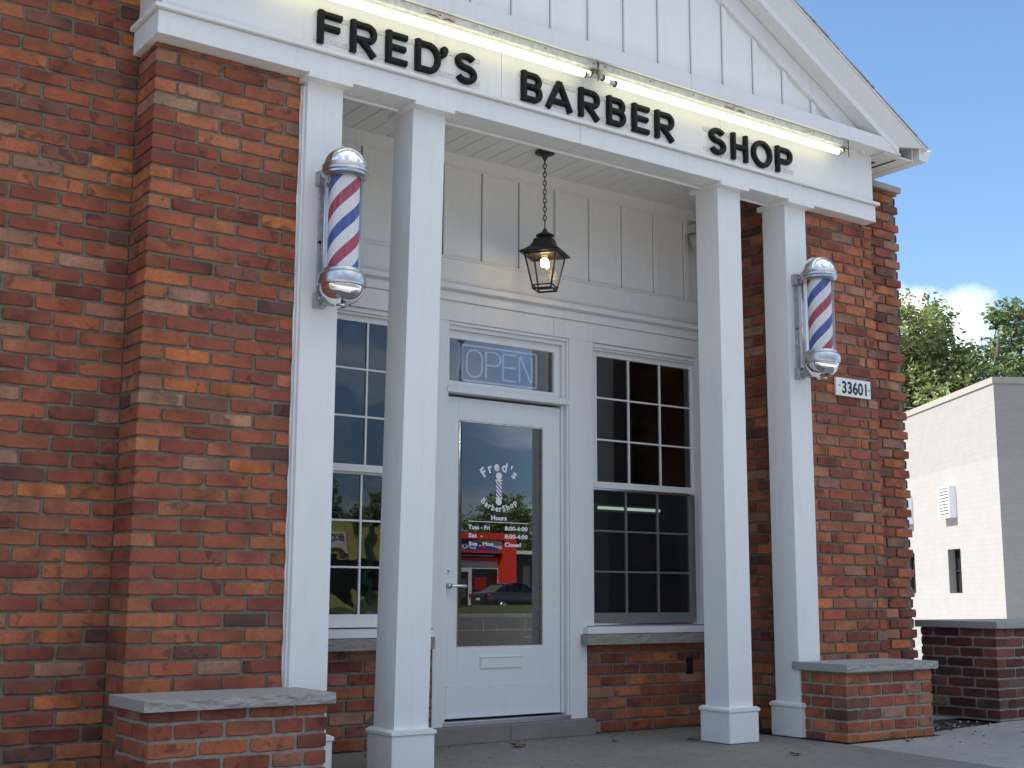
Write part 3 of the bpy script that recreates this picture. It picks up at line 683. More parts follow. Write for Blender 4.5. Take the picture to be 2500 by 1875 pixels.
for s_, x0, x1, z in (('Tues - Fri', 2.220, 2.388, 1.181), ('8:00-6:00', 2.508, 2.695, 1.181), ('Sat  -', 2.223, 2.331, 1.128), ('8:00-4:00', 2.508, 2.695, 1.128), ('Sun , Mon', 2.224, 2.417, 1.073), ('Closed', 2.508, 2.638, 1.075)):
    text(mb, s_, 'vinyl_white', fit=(x0, x1, z, z+.0285), y=Y, bold=.03)
mb.build('lettering', door)

# interior, seen dimly through the panes
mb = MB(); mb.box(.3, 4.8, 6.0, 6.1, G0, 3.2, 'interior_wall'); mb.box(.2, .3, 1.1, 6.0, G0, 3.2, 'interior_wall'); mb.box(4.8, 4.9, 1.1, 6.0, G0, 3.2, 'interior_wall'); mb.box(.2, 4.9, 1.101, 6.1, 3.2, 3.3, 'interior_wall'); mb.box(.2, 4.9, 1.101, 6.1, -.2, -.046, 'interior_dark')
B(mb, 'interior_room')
mb = MB(); mb.tube([(4.11, 2.0, 1.45), (4.76, 2.0, 1.45)], .012, 'mirrored_tube_glow', 8); mb.box(4.08, 4.79, 2.02, 2.06, 1.42, 1.48, 'interior_wall')  # glowing strip stands in for the mirror reflection of a ceiling light
tag(mb.build('mirrored_light', None), 'horizontal glowing strip standing in for a ceiling light mirrored inside the dark shop behind the screened right window', 'mirrored light')
def salon_chair(x, y, label):
    c = thing('waiting_chair', (x, y, -.046), label, 'chair', 'maroon chairs inside the shop')
    for nm, a in (('seat', (x-.24, x+.24, y-.24, y+.24, .36, .45)), ('backrest', (x-.24, x+.24, y+.18, y+.26, .5, .92))):
        m_ = MB(); m_.box(*a, 'maroon'); m_.build(nm, c, .02)
    m_ = MB()
    for dx in (-.21, .21):
        for dy in (-.2, .2): m_.tube([(x+dx, y+dy, -.046), (x+dx, y+dy, .36 if dy < 0 else .9)], .012, 'bright_alu', 8)
        m_.tube([(x+dx, y-.2, .62), (x+dx, y+.2, .62)], .014, 'black_paint', 8); m_.tube([(x+dx, y-.2, .36), (x+dx, y-.2, .62)], .012, 'bright_alu', 8)
    m_.build('chair_frame', c); return c
for i, (x, y) in enumerate(((3.0, 2.9), (3.7, 2.9), (4.4, 2.9))):
    salon_chair(x, y, ('maroon chair inside the shop seen nearest the door', 'middle maroon chair of three inside behind the right window', 'maroon chair inside the shop farthest from the door')[i])

# ================================================================== stone capped benches
def bench(x0, x1, zc, label):
    b_ = thing('brick_bench', ((x0+x1)/2, -.2, G0), label, 'bench', 'low brick benches flanking the porch')
    m_ = MB(); m_.box(x0+.007, x1-.007, -.363, .046, G0, zc-.05, 'mortar_light'); sd_ = 31 if x0 < 2 else 41
    brick_face(m_, (x0, -.37), (1, 0), (0, -1), x1-x0, G0, zc-.052, 1, c0=sd_, c1=sd_+1, zb=G0-.02)
    brick_face(m_, (x0, .044), (0, -1), (-1, 0), .414, G0, zc-.052, 0, c1=sd_, zb=G0-.02); brick_face(m_, (x1, -.37), (0, 1), (1, 0), .414, G0, zc-.052, 0, c0=sd_+1, zb=G0-.02)
    m_.build('brick_base', b_)
    m_ = MB(); rough_slab(m_, x0-.035, x1+.025, -.412, .046, zc-.05, zc, 'limestone', amp=.010, seed=sd_); m_.build('stone_cap', b_, .002)
bench(-.352, .502, .313, 'low brick bench with pale stone top under the left barber pole')
bench(4.165, 5.035, .340, 'low brick bench with pale stone top below the number plaque')

# ================================================================== barber poles
def barber_pole(cx, label, turn=0):
    cy, z0 = -.172, 2.215
    p = thing('barber_pole', (cx, cy, z0), label, 'barber pole', 'barber poles on the outer columns')
    def L(prof, mt, nm, seg=40):
        m_ = MB(); m_.lathe(prof, 0, 0, mt, seg); o_ = m_.build(nm, None); o_.location = (cx, cy, z0); put(o_, p)
        if 'ring' in nm: md = o_.modifiers.new('sharp', 'EDGE_SPLIT'); md.split_angle = R(28)
        if nm == 'striped_cylinder': o_.rotation_euler = (0, 0, R(turn))
        return o_
    L([(.0001, .845)]+[(.113*math.cos(R(a)), .735+.110*math.sin(R(a))) for a in range(85, -1, -6)], 'chrome', 'top_dome')
    L([(.100, .738), (.118, .738), (.121, .728), (.117, .718), (.123, .712), (.125, .700), (.119, .692), (.119, .682), (.104, .668), (.085, .668)], 'cast_alu', 'top_ring')
    L([(.080, .67), (.080, .18)], 'pole_stripes', 'striped_cylinder', 48)
    L([(.098, .67), (.098, .18)], 'acrylic', 'clear_tube', 48)
    L([(.083, .185), (.100, .185), (.106, .176), (.107, .168), (.118, .160), (.124, .148), (.126, .112), (.121, .098), (.108, .098)], 'cast_alu', 'bottom_ring')
    L([(.108, .100)]+[(.114*math.cos(R(a)), .100-.100*math.sin(R(a))) for a in range(0, 76, 6)]+[(.030, .0), (.030, -.008), (.012, -.012), (.0001, -.012)], 'chrome', 'bottom_bowl')
    m_ = MB()
    m_.box(cx-.062, cx-.030, -.016, -.0005, z0+.02, z0+.74, 'dull_alu')
    for z in (z0+.70, z0+.045):
        m_.box(cx-.082, cx-.020, -.046, -.0015, z-.038, z+.038, 'dull_alu'); m_.box(cx-.055, cx+.02, -.10, -.046, z-.026, z+.026, 'dull_alu')
        m_.tube([(cx-.062, -.046, z+.008), (cx-.062, -.053, z+.008)], .009, 'bright_alu', 10)
    m_.box(cx-.03, cx+.02, -.10, -.045, z0+.045, z0+.15, 'cast_alu')
    m_.tube([(cx-.052, -.004, z0+.36), (cx-.052, -.016, z0+.36)], .012, 'rust', 8)
    o_ = m_.build('wall_bracket', p, .004)
    m_ = MB()
    for dx, dy in ((-.052, .112), (-.030, .118)): m_.tube([(cx+dx, cy+dy, z0+.15), (cx+dx, cy+dy, z0+.70)], .0048, 'chrome', 12)
    m_.build('chrome_rods', p)
barber_pole(.625, 'chrome topped barber pole on the leftmost column beside the brick pier')
barber_pole(4.275, 'chrome topped barber pole on the rightmost column above the number plaque', 56.5)

# ================================================================== sign letters
sg_ = thing('shop_sign', (2.35, -.03, 3.64), 'black raised letters reading FRED\'S BARBER SHOP on the white frieze', 'sign')
W_ = .0365
def letter(ch, x0, x1, z0=3.655, z1=3.840):
    h = W_/2; a, b_, lo, hi = x0+h, x1-h, z0+h, z1-h; m = (lo+hi)/2+.004; m_ = MB()
    S = lambda pts, cl=False, k=0: m_.stroke(pts, W_, -.0305+k*.0004, .030-k*.0006, 'letter_black', cl)
    V = lambda x: S([(x, z0), (x, z1)])
    if ch == 'F': V(a); S([(a, hi), (x1, hi)], k=1); S([(a, m), (x1-.012, m)], k=2)
    elif ch == 'E': V(a); S([(a, hi), (x1, hi)], k=1); S([(a, m), (x1-.010, m)], k=2); S([(a, lo), (x1, lo)], k=3)
    elif ch == 'H': V(a); V(b_); S([(a, m), (b_, m)], k=1)
    elif ch == 'O': S(arc((a+b_)/2, (lo+hi)/2, (b_-a)/2, (hi-lo)/2+.004, 0, 345, 23), True)
    elif ch in 'RP':
        V(a); r = (hi-m+.012)/2; cz = hi-r; S([(a, hi), (b_-r, hi)]+arc(b_-r, cz, r, r, 80, -80, 10)+[(b_-r, hi-2*r), (a, hi-2*r)], k=1)
        if ch == 'R': S([(a+.045, hi-2*r), (b_+.004, z0)], k=2)
    elif ch == 'B':
        V(a); r = (hi-m)/2; S([(a, hi), (b_-r-.006, hi)]+arc(b_-r-.006, hi-r, r, r, 80, -80, 10)+[(b_-r, m), (a, m)], k=1)
        r2 = (m-lo)/2; S([(a, m), (b_-r2, m)]+arc(b_-r2, m-r2, r2, r2, 80, -80, 10)+[(b_-r2, lo), (a, lo)], k=2)
    elif ch == 'D': V(a); r = (hi-lo)/2; S([(a, hi), (b_-r*.85, hi)]+arc(b_-r*.85, m-.004, r*.85, r, 80, -80, 14)+[(b_-r*.85, lo), (a, lo)], k=1)
    elif ch == 'A': S([(a-.002, z0), ((a+b_)/2, z1-.010)]); S([((a+b_)/2, z1-.010), (b_+.002, z0)], k=1); S([(a+.028, lo+.032), (b_-.028, lo+.032)], k=2)
    elif ch == 'S':
        cx = (a+b_)/2; rx = (b_-a)/2; r1 = (hi-m)/2; r2 = (m-lo)/2
        S(arc(cx, hi-r1, rx*.95, r1, 28, 90, 6)+arc(cx, hi-r1, rx*.95, r1, 105, 255, 10)+arc(cx, lo+r2, rx, r2, 75, -90, 11)+arc(cx, lo+r2, rx, r2, -105, -155, 5))
    elif ch == "'": 
        cx, cz = x0+.030, z1-.024; P_ = [(cx+.024*math.cos(R(q_)), cz+.024*math.sin(R(q_))) for q_ in range(-20, 221, 20)]+[(cx-.012, cz-.028), (cx-.026, cz-.050), (cx-.004, cz-.048), (cx+.014, cz-.032)]; n_ = len(P_); mx_, mz_ = cx-.002, cz-.008
        V_ = [(p[0], -.0305, p[1]) for p in P_]+[(p[0], -.052, p[1]) for p in P_]+[(mx_+(p[0]-mx_)*.8, -.0605, mz_+(p[1]-mz_)*.8) for p in P_]
        m_.add(V_, [(k_+o_, (k_+1) % n_+o_, (k_+1) % n_+n_+o_, k_+n_+o_) for o_ in (0, n_) for k_ in range(n_)]+[tuple(range(2*n_, 3*n_))], 'letter_black')
    m_.build('letter', sg_, .0015)
for ch, x0, x1 in (('F', .508, .650), ('R', .705, .869), ('E', .926, 1.060), ('D', 1.115, 1.284), ("'", 1.276, 1.33), ('S', 1.380, 1.531), ('B', 1.851, 2.005), ('A', 2.032, 2.237), ('R', 2.285, 2.451), ('B', 2.510, 2.663), ('E', 2.717, 2.855), ('R', 2.911, 3.075), ('S', 3.390, 3.542), ('H', 3.597, 3.751), ('O', 3.791, 3.987), ('P', 4.027, 4.192)):
    letter(ch, x0, x1)
for x0, x1 in ((.488, 1.56), (1.838, 3.09), (3.345, 4.215)):
    mb = MB()
    for z in (3.668, 3.805):
        mb.box(x0, x1, -.0335, -.0302, z, z+.028, 'old_white_metal')
        for i in range(int((x1-x0)/.075)): mb.tube([(x0+.03+i*.075, -.0336, z+.014), (x0+.03+i*.075, -.0345, z+.014)], .0022, 'rust', 6)
    mb.build('mounting_rail', sg_)

# ================================================================== fluorescent sign lights
def tube_light(x0, x1, label):
    f = thing('sign_light', ((x0+x1)/2, -.1, 3.95), label, 'light fixture', 'fluorescent lights above the sign letters')
    m_ = MB(); m_.prism([(-.0305, 3.935), (-.135, 3.945), (-.145, 3.983), (-.0305, 3.983)], x0, x1, 'x', 'old_white_metal')
    for q in range(7): m_.tube([(x0+.04+q*(x1-x0-.08)/6, -.146, 3.965), (x0+.04+q*(x1-x0-.08)/6, -.148, 3.965)], .006, 'rust', 8)
    m_.build('housing', f, .002)
    for (y, z, s_) in ((-.118, 3.905, 0), (-.150, 3.873, .07)):
        m_ = MB(); m_.tube([(x0+.05+s_, y, z), (x0+.09+s_, y, z)], .0185, 'tube_dim', 16); m_.tube([(x0+.09+s_, y, z), (x1-.09-s_, y, z)], .0188, 'tube_glow', 16); m_.tube([(x1-.09-s_, y, z), (x1-.05-s_, y, z)], .0185, 'tube_dim', 16)
        m_.build('fluorescent_tube', f)
        for e in (x0+.045+s_, x1-.045-s_):
            m_ = MB(); sg = 1 if e > (x0+x1)/2 else -1
            m_.tube([(e-.004, y, z), (e+.004, y, z)], .0205, 'green_cap', 16)
            m_.tube([(e+.004*sg, y, z), (e+.030*sg, y, z)], .014, 'old_white_metal', 12)
            m_.tube([(e+.026*sg, y, z), (e+.026*sg, y+.02, z+.03), (e+.03*sg, -.09, 3.94)], .0035, 'rust', 6)
            m_.build('lamp_holder', f)
    m_ = MB(); e = x1-.01
    m_.tube([(e, -.15, 3.984), (e, -.15, 3.86)], .0035, 'rust', 6); m_.tube([(e-.035, -.12, 3.93), (e+.01, -.15, 3.925)], .004, 'rust', 6); m_.tube([(e-.03, -.14, 3.90), (e-.005, -.12, 3.95)], .004, 'rust', 6); m_.build('rusty_bracket', f)
    c_ = (x0+x1)/2; m_ = MB()
    m_.tube([(c_-.09, -.147, 3.953), (c_-.03, -.150, 3.950), (c_, -.146, 3.944)], [.003, .005, .002], 'rust', 6); m_.tube([(c_+.02, -.147, 3.945), (c_+.05, -.149, 3.953), (c_+.1, -.146, 3.950)], [.002, .006, .003], 'rust', 6)
    m_.build('rust_scab', f)
tube_light(.06, 2.36, 'lit fluorescent tube fixture above the word FRED\'S')
tube_light(2.37, 4.68, 'lit fluorescent tube fixture above the words BARBER SHOP')

# ================================================================== hanging lantern
LX, LY = 2.513, .60
ln_ = thing('hanging_lantern', (LX, LY, 3.66), 'black four sided lantern with lit bulb hanging on a chain from the porch ceiling', 'lantern')
mb = MB(); mb.lathe([(.0001, 3.661), (.062, 3.661), (.066, 3.652), (.064, 3.642), (.034, 3.634), (.022, 3.628), (.018, 3.614), (.010, 3.604), (.008, 3.594), (.0001, 3.592)], LX, LY, 'black_metal', 28); mb.build('ceiling_canopy', ln_)
mb = MB(); z = 3.588; i = 0
while z > 3.155:
    ring = []
    for k in range(12):
        a = 2*math.pi*k/12; u_ = math.cos(a)*.0098; v_ = math.sin(a)*.0185
        ring.append((LX+(u_ if i % 2 else u_*.25), LY+(-u_*.6 if i % 2 else u_*.5), z+v_))
    mb.tube(ring, .0032, 'black_metal', 6, closed=True); z -= .0295; i += 1
mb.tube([(LX, LY, 3.60), (LX-.004, LY-.004, 3.5), (LX+.003, LY, 3.4), (LX-.02, LY-.01, 3.35), (LX-.022, LY-.01, 3.31), (LX, LY, 3.27), (LX, LY, 3.12)], .0012, 'black_metal', 5); mb.build('chain', ln_)
ang0 = R(35)
def rotp(x, y, z): return (LX+x*math.cos(ang0)-y*math.sin(ang0), LY+x*math.sin(ang0)+y*math.cos(ang0), z)
def frustum(mb, prof, mt, cap=True):
    vs = []; fs = []
    for h, z in prof: vs += [rotp(-h, -h, z), rotp(h, -h, z), rotp(h, h, z), rotp(-h, h, z)]
    for i in range(len(prof)-1):
        for k in range(4): fs.append((i*4+k, i*4+(k+1) % 4, i*4+4+(k+1) % 4, i*4+4+k))
    if cap: fs += [(3, 2, 1, 0), tuple(range(len(prof)*4-4, len(prof)*4))]
    mb.add(vs, fs, mt)
mb = MB(); frustum(mb, [(.131, 2.952), (.134, 2.956), (.132, 2.964), (.105, 2.982), (.080, 3.003), (.064, 3.030), (.058, 3.052), (.057, 3.058)], 'black_metal')
mb.lathe([(.0001, 3.128), (.012, 3.128), (.016, 3.115), (.024, 3.105), (.055, 3.090), (.060, 3.080), (.052, 3.074), (.030, 3.072), (.028, 3.056)], LX, LY, 'black_metal', 24); mb.tube([(LX, LY-.001, 3.125), (LX, LY, 3.150)], .005, 'black_metal', 8); mb.build('roof_cap', ln_, .001)
mb = MB(); T, Bt = .106, .061; zt, zb_ = 2.955, 2.722
for sx, sy in ((-1, -1), (1, -1), (1, 1), (-1, 1)): mb.tube([rotp(sx*T, sy*T, zt), rotp(sx*Bt, sy*Bt, zb_)], .0062, 'black_metal', 6, smooth=False)
for z, h, r_ in ((zb_, Bt, .007), (zb_+.022, Bt+.004, .005), (zt-.006, T-.001, .006)):
    c4 = [rotp(-h, -h, z), rotp(h, -h, z), rotp(h, h, z), rotp(-h, h, z)]
    for k in range(4): mb.tube([c4[k], c4[(k+1) % 4]], r_, 'black_metal', 6, smooth=False)
mb.build('cage', ln_)
mb = MB(); e = .003
for k in range(4):
    sx, sy = ((-1, -1), (1, -1), (1, 1), (-1, 1))[k]; tx, ty = ((1, -1), (1, 1), (-1, 1), (-1, -1))[k]
    mb.add([rotp(sx*(T-e), sy*(T-e), zt-.004), rotp(tx*(T-e), ty*(T-e), zt-.004), rotp(tx*(Bt-e), ty*(Bt-e), zb_+.02), rotp(sx*(Bt-e), sy*(Bt-e), zb_+.02)], [(0, 1, 2, 3)], 'lantern_glass')
mb.build('glass_panes', ln_)
mb = MB(); mb.tube([(LX, LY, 2.99), (LX, LY, 2.945)], .021, 'cream', 16); mb.tube([(LX, LY, 2.945), (LX, LY, 2.925)], .017, 'cream', 16); mb.build('bulb_socket', ln_)
mb = MB(); pts = [(LX+.020*math.cos(a*.5), LY+.020*math.sin(a*.5), 2.925-.055*a/38) for a in range(39)]; mb.tube(pts, .0068, 'cfl_glow', 8); mb.build('spiral_bulb', ln_)

# ================================================================== small fittings
op = thing('open_sign', (2.5, 1.09, 2.14), 'rectangular OPEN tube sign behind the glass over the door', 'sign')
mb = MB(); mb.box(2.165, 2.845, 1.108, 1.112, 2.138, 2.415, 'navy_panel'); mb.build('backing_panel', op)
mb = MB()
def neon(pts, cl=False, r=.0062): mb.tube([(p[0], 1.095, p[1]) for p in pts], r, 'neon_pale', 8, closed=cl)
def rrect(x0, x1, z0, z1, r): return arc(x1-r, z1-r, r, r, 0, 90, 5)+arc(x0+r, z1-r, r, r, 90, 180, 5)+arc(x0+r, z0+r, r, r, 180, 270, 5)+arc(x1-r, z0+r, r, r, 270, 360, 5)
neon(rrect(2.203, 2.815, 2.163, 2.400, .016), True, .0066)
neon(rrect(2.240, 2.362, 2.192, 2.372, .055), True)
neon([(2.395, 2.190), (2.395, 2.372)]+arc(2.47, 2.327, .042, .045, 90, -90, 8)+[(2.398, 2.282)])
neon([(2.640, 2.372), (2.540, 2.372), (2.534, 2.366), (2.534, 2.198), (2.540, 2.192), (2.640, 2.192)]); neon([(2.545, 2.283), (2.635, 2.283)])
neon([(2.672, 2.190), (2.672, 2.366), (2.680, 2.372), (2.768, 2.194), (2.776, 2.198), (2.776, 2.374)])
mb.build('glow_tubes', op)
pl = thing('number_plaque', (4.84, .045, 2.16), 'white plaque with black numbers 33601 on the brick pier beside the right barber pole', 'number plaque')
mb = MB(); mb.box(4.655, 5.030, .030, .046, 2.163, 2.292, 'plaque_white'); mb.build('plate', pl, .002)
mb = MB(); text(mb, '33601', 'black_paint', fit=(4.718, 4.985, 2.180, 2.272), y=.0298, bold=.028)
mb.box(4.680, 4.702, .0286, .0290, 2.232, 2.238, 'black_paint'); mb.box(4.997, 5.018, .0286, .0290, 2.222, 2.228, 'black_paint'); mb.build('digits', pl)
sl_ = thing('security_light', (4.22, .93, 3.4), 'white outdoor flood light on the porch wall behind the third column', 'flood light')
mb = MB(); mb.box(4.15, 4.30, .90, .985, 3.46, 3.53, 'cream'); mb.build('mount_box', sl_, .008)
mb = MB(); mb.tube([(4.20, .93, 3.46), (4.19, .92, 3.43)], .015, 'cream', 10); mb.tube([(4.19, .96, 3.44), (4.175, .90, 3.40), (4.16, .85, 3.36)], [.028, .052, .062], 'cream', 18); mb.build('lamp_head', sl_)

# ================================================================== low wall on the right
fw_ = thing('brick_yard_wall', (7.8, .33, G0), 'dark red brick low wall with light mortar and stone coping right of the shop', 'brick wall')
mb = MB(); mb.box(6.227, 10.0, -.073, .58, G0, .53, 'mortar_light')
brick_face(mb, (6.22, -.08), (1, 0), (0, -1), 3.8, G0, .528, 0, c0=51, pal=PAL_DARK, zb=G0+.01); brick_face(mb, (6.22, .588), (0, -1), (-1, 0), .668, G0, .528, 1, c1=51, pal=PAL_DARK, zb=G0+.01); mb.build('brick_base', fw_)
mb = MB(); rough_slab(mb, 6.19, 6.78, -.115, .62, .53, .583, 'limestone', 30, .003); rough_slab(mb, 6.783, 10.02, -.115, .62, .53, .583, 'limestone', 60, .003, 9); mb.build('stone_coping', fw_, .004)

# ================================================================== ground
def sheet(name, pts, z, mt, kind='structure', sub=0):
    m_ = MB(); m_.add([(p[0], p[1], z) for p in pts], [tuple(range(len(pts)))], mt); o_ = m_.build(name); return struct(o_, kind)
def rect(x0, x1, y0, y1): return [(x0, y0), (x1, y0), (x1, y1), (x0, y1)]
sheet('ground', rect(-900, 900, -900, 900), -.30, 'ground_mat')
edge = [(4.115, -.412), (5.06, -.412), (5.10, -.30), (5.202, -.243), (5.35, -.215), (5.561, -.185), (5.78, -.165), (5.999, -.14), (6.18, -.10), (6.25, -.085)]
mb = MB()
def slab(pts, mt, z=G0, dz=.12):
    n_ = len(pts); mb.add([(p[0], p[1], z) for p in pts]+[(p[0], p[1], z-dz) for p in pts], [tuple(range(n_))]+[(i, i+n_, (i+1) % n_+n_, (i+1) % n_) for i in range(n_)], mt)
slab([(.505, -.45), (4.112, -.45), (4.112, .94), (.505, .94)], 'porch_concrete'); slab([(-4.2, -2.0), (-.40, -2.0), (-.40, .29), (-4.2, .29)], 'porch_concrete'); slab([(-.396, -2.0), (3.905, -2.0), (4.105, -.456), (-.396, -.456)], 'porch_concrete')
struct(mb.build('porch_floor', None, .004))
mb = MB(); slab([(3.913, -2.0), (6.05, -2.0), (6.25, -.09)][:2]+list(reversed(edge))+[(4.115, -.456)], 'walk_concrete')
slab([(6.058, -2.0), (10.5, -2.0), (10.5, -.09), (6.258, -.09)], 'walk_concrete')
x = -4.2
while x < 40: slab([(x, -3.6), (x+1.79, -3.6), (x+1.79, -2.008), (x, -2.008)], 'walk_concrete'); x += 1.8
struct(mb.build('sidewalk', None, .004))
# soil bed: lumpy
mb = MB(); nx, ny = 46, 30; vs = []; fs = []
for i in range(nx+1):
    for j in range(ny+1):
        x = 5.03+1.22*i/nx; y = -.42+.78*j/ny; vs.append((x, y, -.172+.018*noise.noise(Vector((x*6, y*6, 0)))+.012*noise.noise(Vector((x*30, y*30, 2)))+.02*max(0, (y+.1))))
for i in range(nx):
    for j in range(ny): a = i*(ny+1)+j; fs.append((a, a+ny+1, a+ny+2, a+1))
mb.add(vs, fs, 'soil', True); struct(mb.build('soil_bed'), 'structure')
mb = MB()
for i in range(260):
    x = random.uniform(5.06, 6.2); y = random.uniform(-.2, .28)+random.gauss(0, .03)
    if random.random() < .12: x, y = random.uniform(4.5, 6.6), random.uniform(-.9, -.42)
    r_ = random.uniform(.004, .016); m_ = Matrix.Rotation(random.uniform(0, 6), 3, 'Z') @ Matrix.Rotation(random.uniform(-.6, .6), 3, 'X')
    zb2 = G0+.002 if y < -.2 else -.165
    vs = [m_ @ Vector(p) for p in ((-r_, -r_*.5, 0), (r_, -r_*.4, 0), (r_*.8, r_*.5, 0), (-r_, r_*.5, 0), (0, 0, r_*.7))]
    mb.add([(v_.x+x, v_.y+y, v_.z+zb2+r_*.3) for v_ in vs], [(3, 2, 1, 0), (0, 1, 4), (1, 2, 4), (2, 3, 4), (3, 0, 4)], 'brown_litter' if random.random() < .75 else 'walk_concrete')
struct(mb.build('litter'), 'stuff')
# crumbs of debris along the porch wall
mb = MB()
for i in range(150):
    x = random.uniform(.75, 4.3); y = .93-abs(random.gauss(0, .12)) if random.random() < .6 else random.uniform(-.4, .8); r_ = random.uniform(.002, .007)
    mb.add([(x-r_, y, G0+.001), (x+r_, y-r_*.6, G0+.001), (x+r_*.6, y+r_, G0+.001), (x, y, G0+r_)], [(2, 1, 0), (0, 1, 3), (1, 2, 3), (2, 0, 3)], 'brown_litter')
struct(mb.build('grit'), 'stuff')
def leaf(x, y, r_, rot, mt, label):
    m_ = MB(); n_ = 14; vs = [(0, 0, .012*r_/.05)]
    for k in range(n_):
        a = 2*math.pi*k/n_; q = r_*(1 if k % 2 else .62)*(1.15 if abs(math.cos(a)) > .6 else .8)
        vs.append((q*math.cos(a), q*math.sin(a), .003+.35*r_*abs(math.sin(a*1.5+rot))))
    m_.add(vs, [(0, k+1, (k+1) % n_+1) for k in range(n_)], mt); o_ = m_.build('fallen_leaf'); o_.location = (x, y, G0+.001); o_.rotation_euler = (.1, 0, rot)
    return tag(o_, label, 'leaf', 'fallen leaves on the porch floor')
leaf(2.33, .62, .055, .6, 'dry_leaf', 'largest curled tan leaf on the concrete in front of the door step')
leaf(3.46, .30, .03, 2.0, 'brown_litter', 'small brown leaf on the porch floor between door step and third column')
leaf(3.00, .52, .022, 1.0, 'brown_litter', 'tiny dark leaf on the porch floor right of the big tan leaf')
leaf(3.42, -.60, .035, 1.4, 'brown_litter', 'dark leaf scrap on the pavement in front of the third column')
leaf(1.35, .72, .03, .3, 'brown_litter', 'brown leaf behind the second column under the left window')

# street and everything across it (seen in the glass and chrome)
mb = MB()
for i in range(-22, 22): mb.box(i*3.6, i*3.6+3.58, -9.0, -3.62, -.29, -.147, 'apron_concrete')
struct(mb.build('apron', None, .004), 'structure')
mb = MB(); mb.box(-200, 200, -9.18, -9.002, -.33, -.15, 'walk_concrete'); mb.box(-200, 200, -42.4, -42.0, -.33, -.12, 'walk_concrete'); struct(mb.build('kerb'), 'structure')
sheet('road', rect(-300, 300, -42.0, -9.18), -.292, 'asphalt')
mb = MB()
for y in (-18.5, -24.0, -24.3, -30.0):
    if y in (-24.0, -24.3): mb.box(-200, 200, y, y+.1, -.2915, -.288, 'cream')
    else:
        x = -100
        while x < 100: mb.box(x, x+3, y, y+.1, -.2915, -.288, 'offwhite'); x += 9
struct(mb.build('road_markings'), 'structure')
mb = MB(); mb.prism([(-42.402, -.28), (-42.402, -.09), (-43.6, .16), (-44.8, .24), (-45.6, .10), (-46.0, -.28)], -200, 200, 'x', 'grass'); struct(mb.build('far_verge'), 'structure')
sheet('car_park', rect(-150, 150, -110, -46.0), -.10, 'asphalt'); sheet('yard', rect(5.85, 120, .64, 120), -.20, 'walk_concrete')

# car across the street
CX, CY = 35.3, -47.4
car = thing('parked_car', (CX, CY, -.09), 'dark grey sedan parked across the street, reflected in the door glass', 'car')
def carpart(mb, name): 
    o_ = mb.build(name, None, 0); o_.location = (CX, CY, -.09); put(o_, car); return o_
def loft(mb, secs, mt, smooth=True):
    n_ = len(secs[0]); vs = [p for s_ in secs for p in s_]; fs = []
    for i in range(len(secs)-1):
        for k in range(n_): fs.append((i*n_+k, i*n_+(k+1) % n_, (i+1)*n_+(k+1) % n_, (i+1)*n_+k))
    fs += [tuple(range(n_-1, -1, -1)), tuple(range((len(secs)-1)*n_, len(secs)*n_))]; mb.add(vs, fs, mt, smooth)
mb = MB(); secs = []
for x, zt, hw, zl in ((0, .86, .70, .42), (.06, .95, .80, .30), (.5, 1.00, .87, .22), (1.2, .99, .89, .2), (2.2, .97, .9, .2), (3.2, .96, .9, .2), (4.0, .86, .87, .22), (4.6, .72, .80, .28), (4.8, .60, .66, .36)):
    secs.append([(x, -hw*.9, zl), (x, -hw, zl+.15), (x, -hw, zt-.22), (x, -hw*.93, zt-.04), (x, -hw*.8, zt), (x, hw*.8, zt), (x, hw*.93, zt-.04), (x, hw, zt-.22), (x, hw, zl+.15), (x, hw*.9, zl)])
loft(mb, secs, 'car_paint'); loft(mb, [[(x, -h2, z), (x, h2, z), (x, h2*.98, z+.04), (x, -h2*.98, z+.04)] for x, h2, z in ((1.25, .52, 1.36), (1.7, .58, 1.41), (2.4, .58, 1.40), (2.75, .53, 1.35))], 'car_paint'); carpart(mb, 'body')
mb = MB(); loft(mb, [[(.55, -.68, .98), (.55, .68, .98), (.6, .66, 1.0), (.6, -.66, 1.0)], [(1.25, -.74, .98), (1.25, .74, .98), (1.27, .54, 1.37), (1.27, -.54, 1.37)], [(2.75, -.74, .96), (2.75, .74, .96), (2.72, .54, 1.37), (2.72, -.54, 1.37)], [(3.55, -.66, .95), (3.55, .66, .95), (3.5, .64, .97), (3.5, -.64, .97)]], 'car_glass', False); carpart(mb, 'windows')
for sy in (-1, 1):
    for (xa, xb) in (((1.28, 1.10)), ((1.98, 1.98)), ((2.70, 3.1))): mb = MB(); mb.tube([(xa, sy*.60, 1.37), (xb, sy*.75, .98)], .03, 'car_paint', 6); carpart(mb, 'roof_pillar')
for sx in (.95, 3.85):
    for sy in (-1, 1):
        wh = bpy.data.objects.new('wheel', None); scene.collection.objects.link(wh); wh.location = (CX+sx, CY+sy*.80, .23); put(wh, car)
        m_ = MB(); m_.tube([(CX+sx, CY+sy*.70, .23), (CX+sx, CY+sy*.91, .23)], .32, 'rubber', 24); m_.build('tyre', wh)
        m_ = MB(); m_.tube([(CX+sx, CY+sy*.90, .23), (CX+sx, CY+sy*.925, .23)], .20, 'bright_alu', 12); m_.build('rim', wh)
for sy in (-1, 1):
    mb = MB(); mb.box(-.015, .10, sy*.69-.14, sy*.69+.14, .66, .86, 'tail_red'); carpart(mb, 'tail_light')
mb = MB(); mb.box(-.02, .0, -.16, .16, .56, .68, 'offwhite'); carpart(mb, 'number_plate')

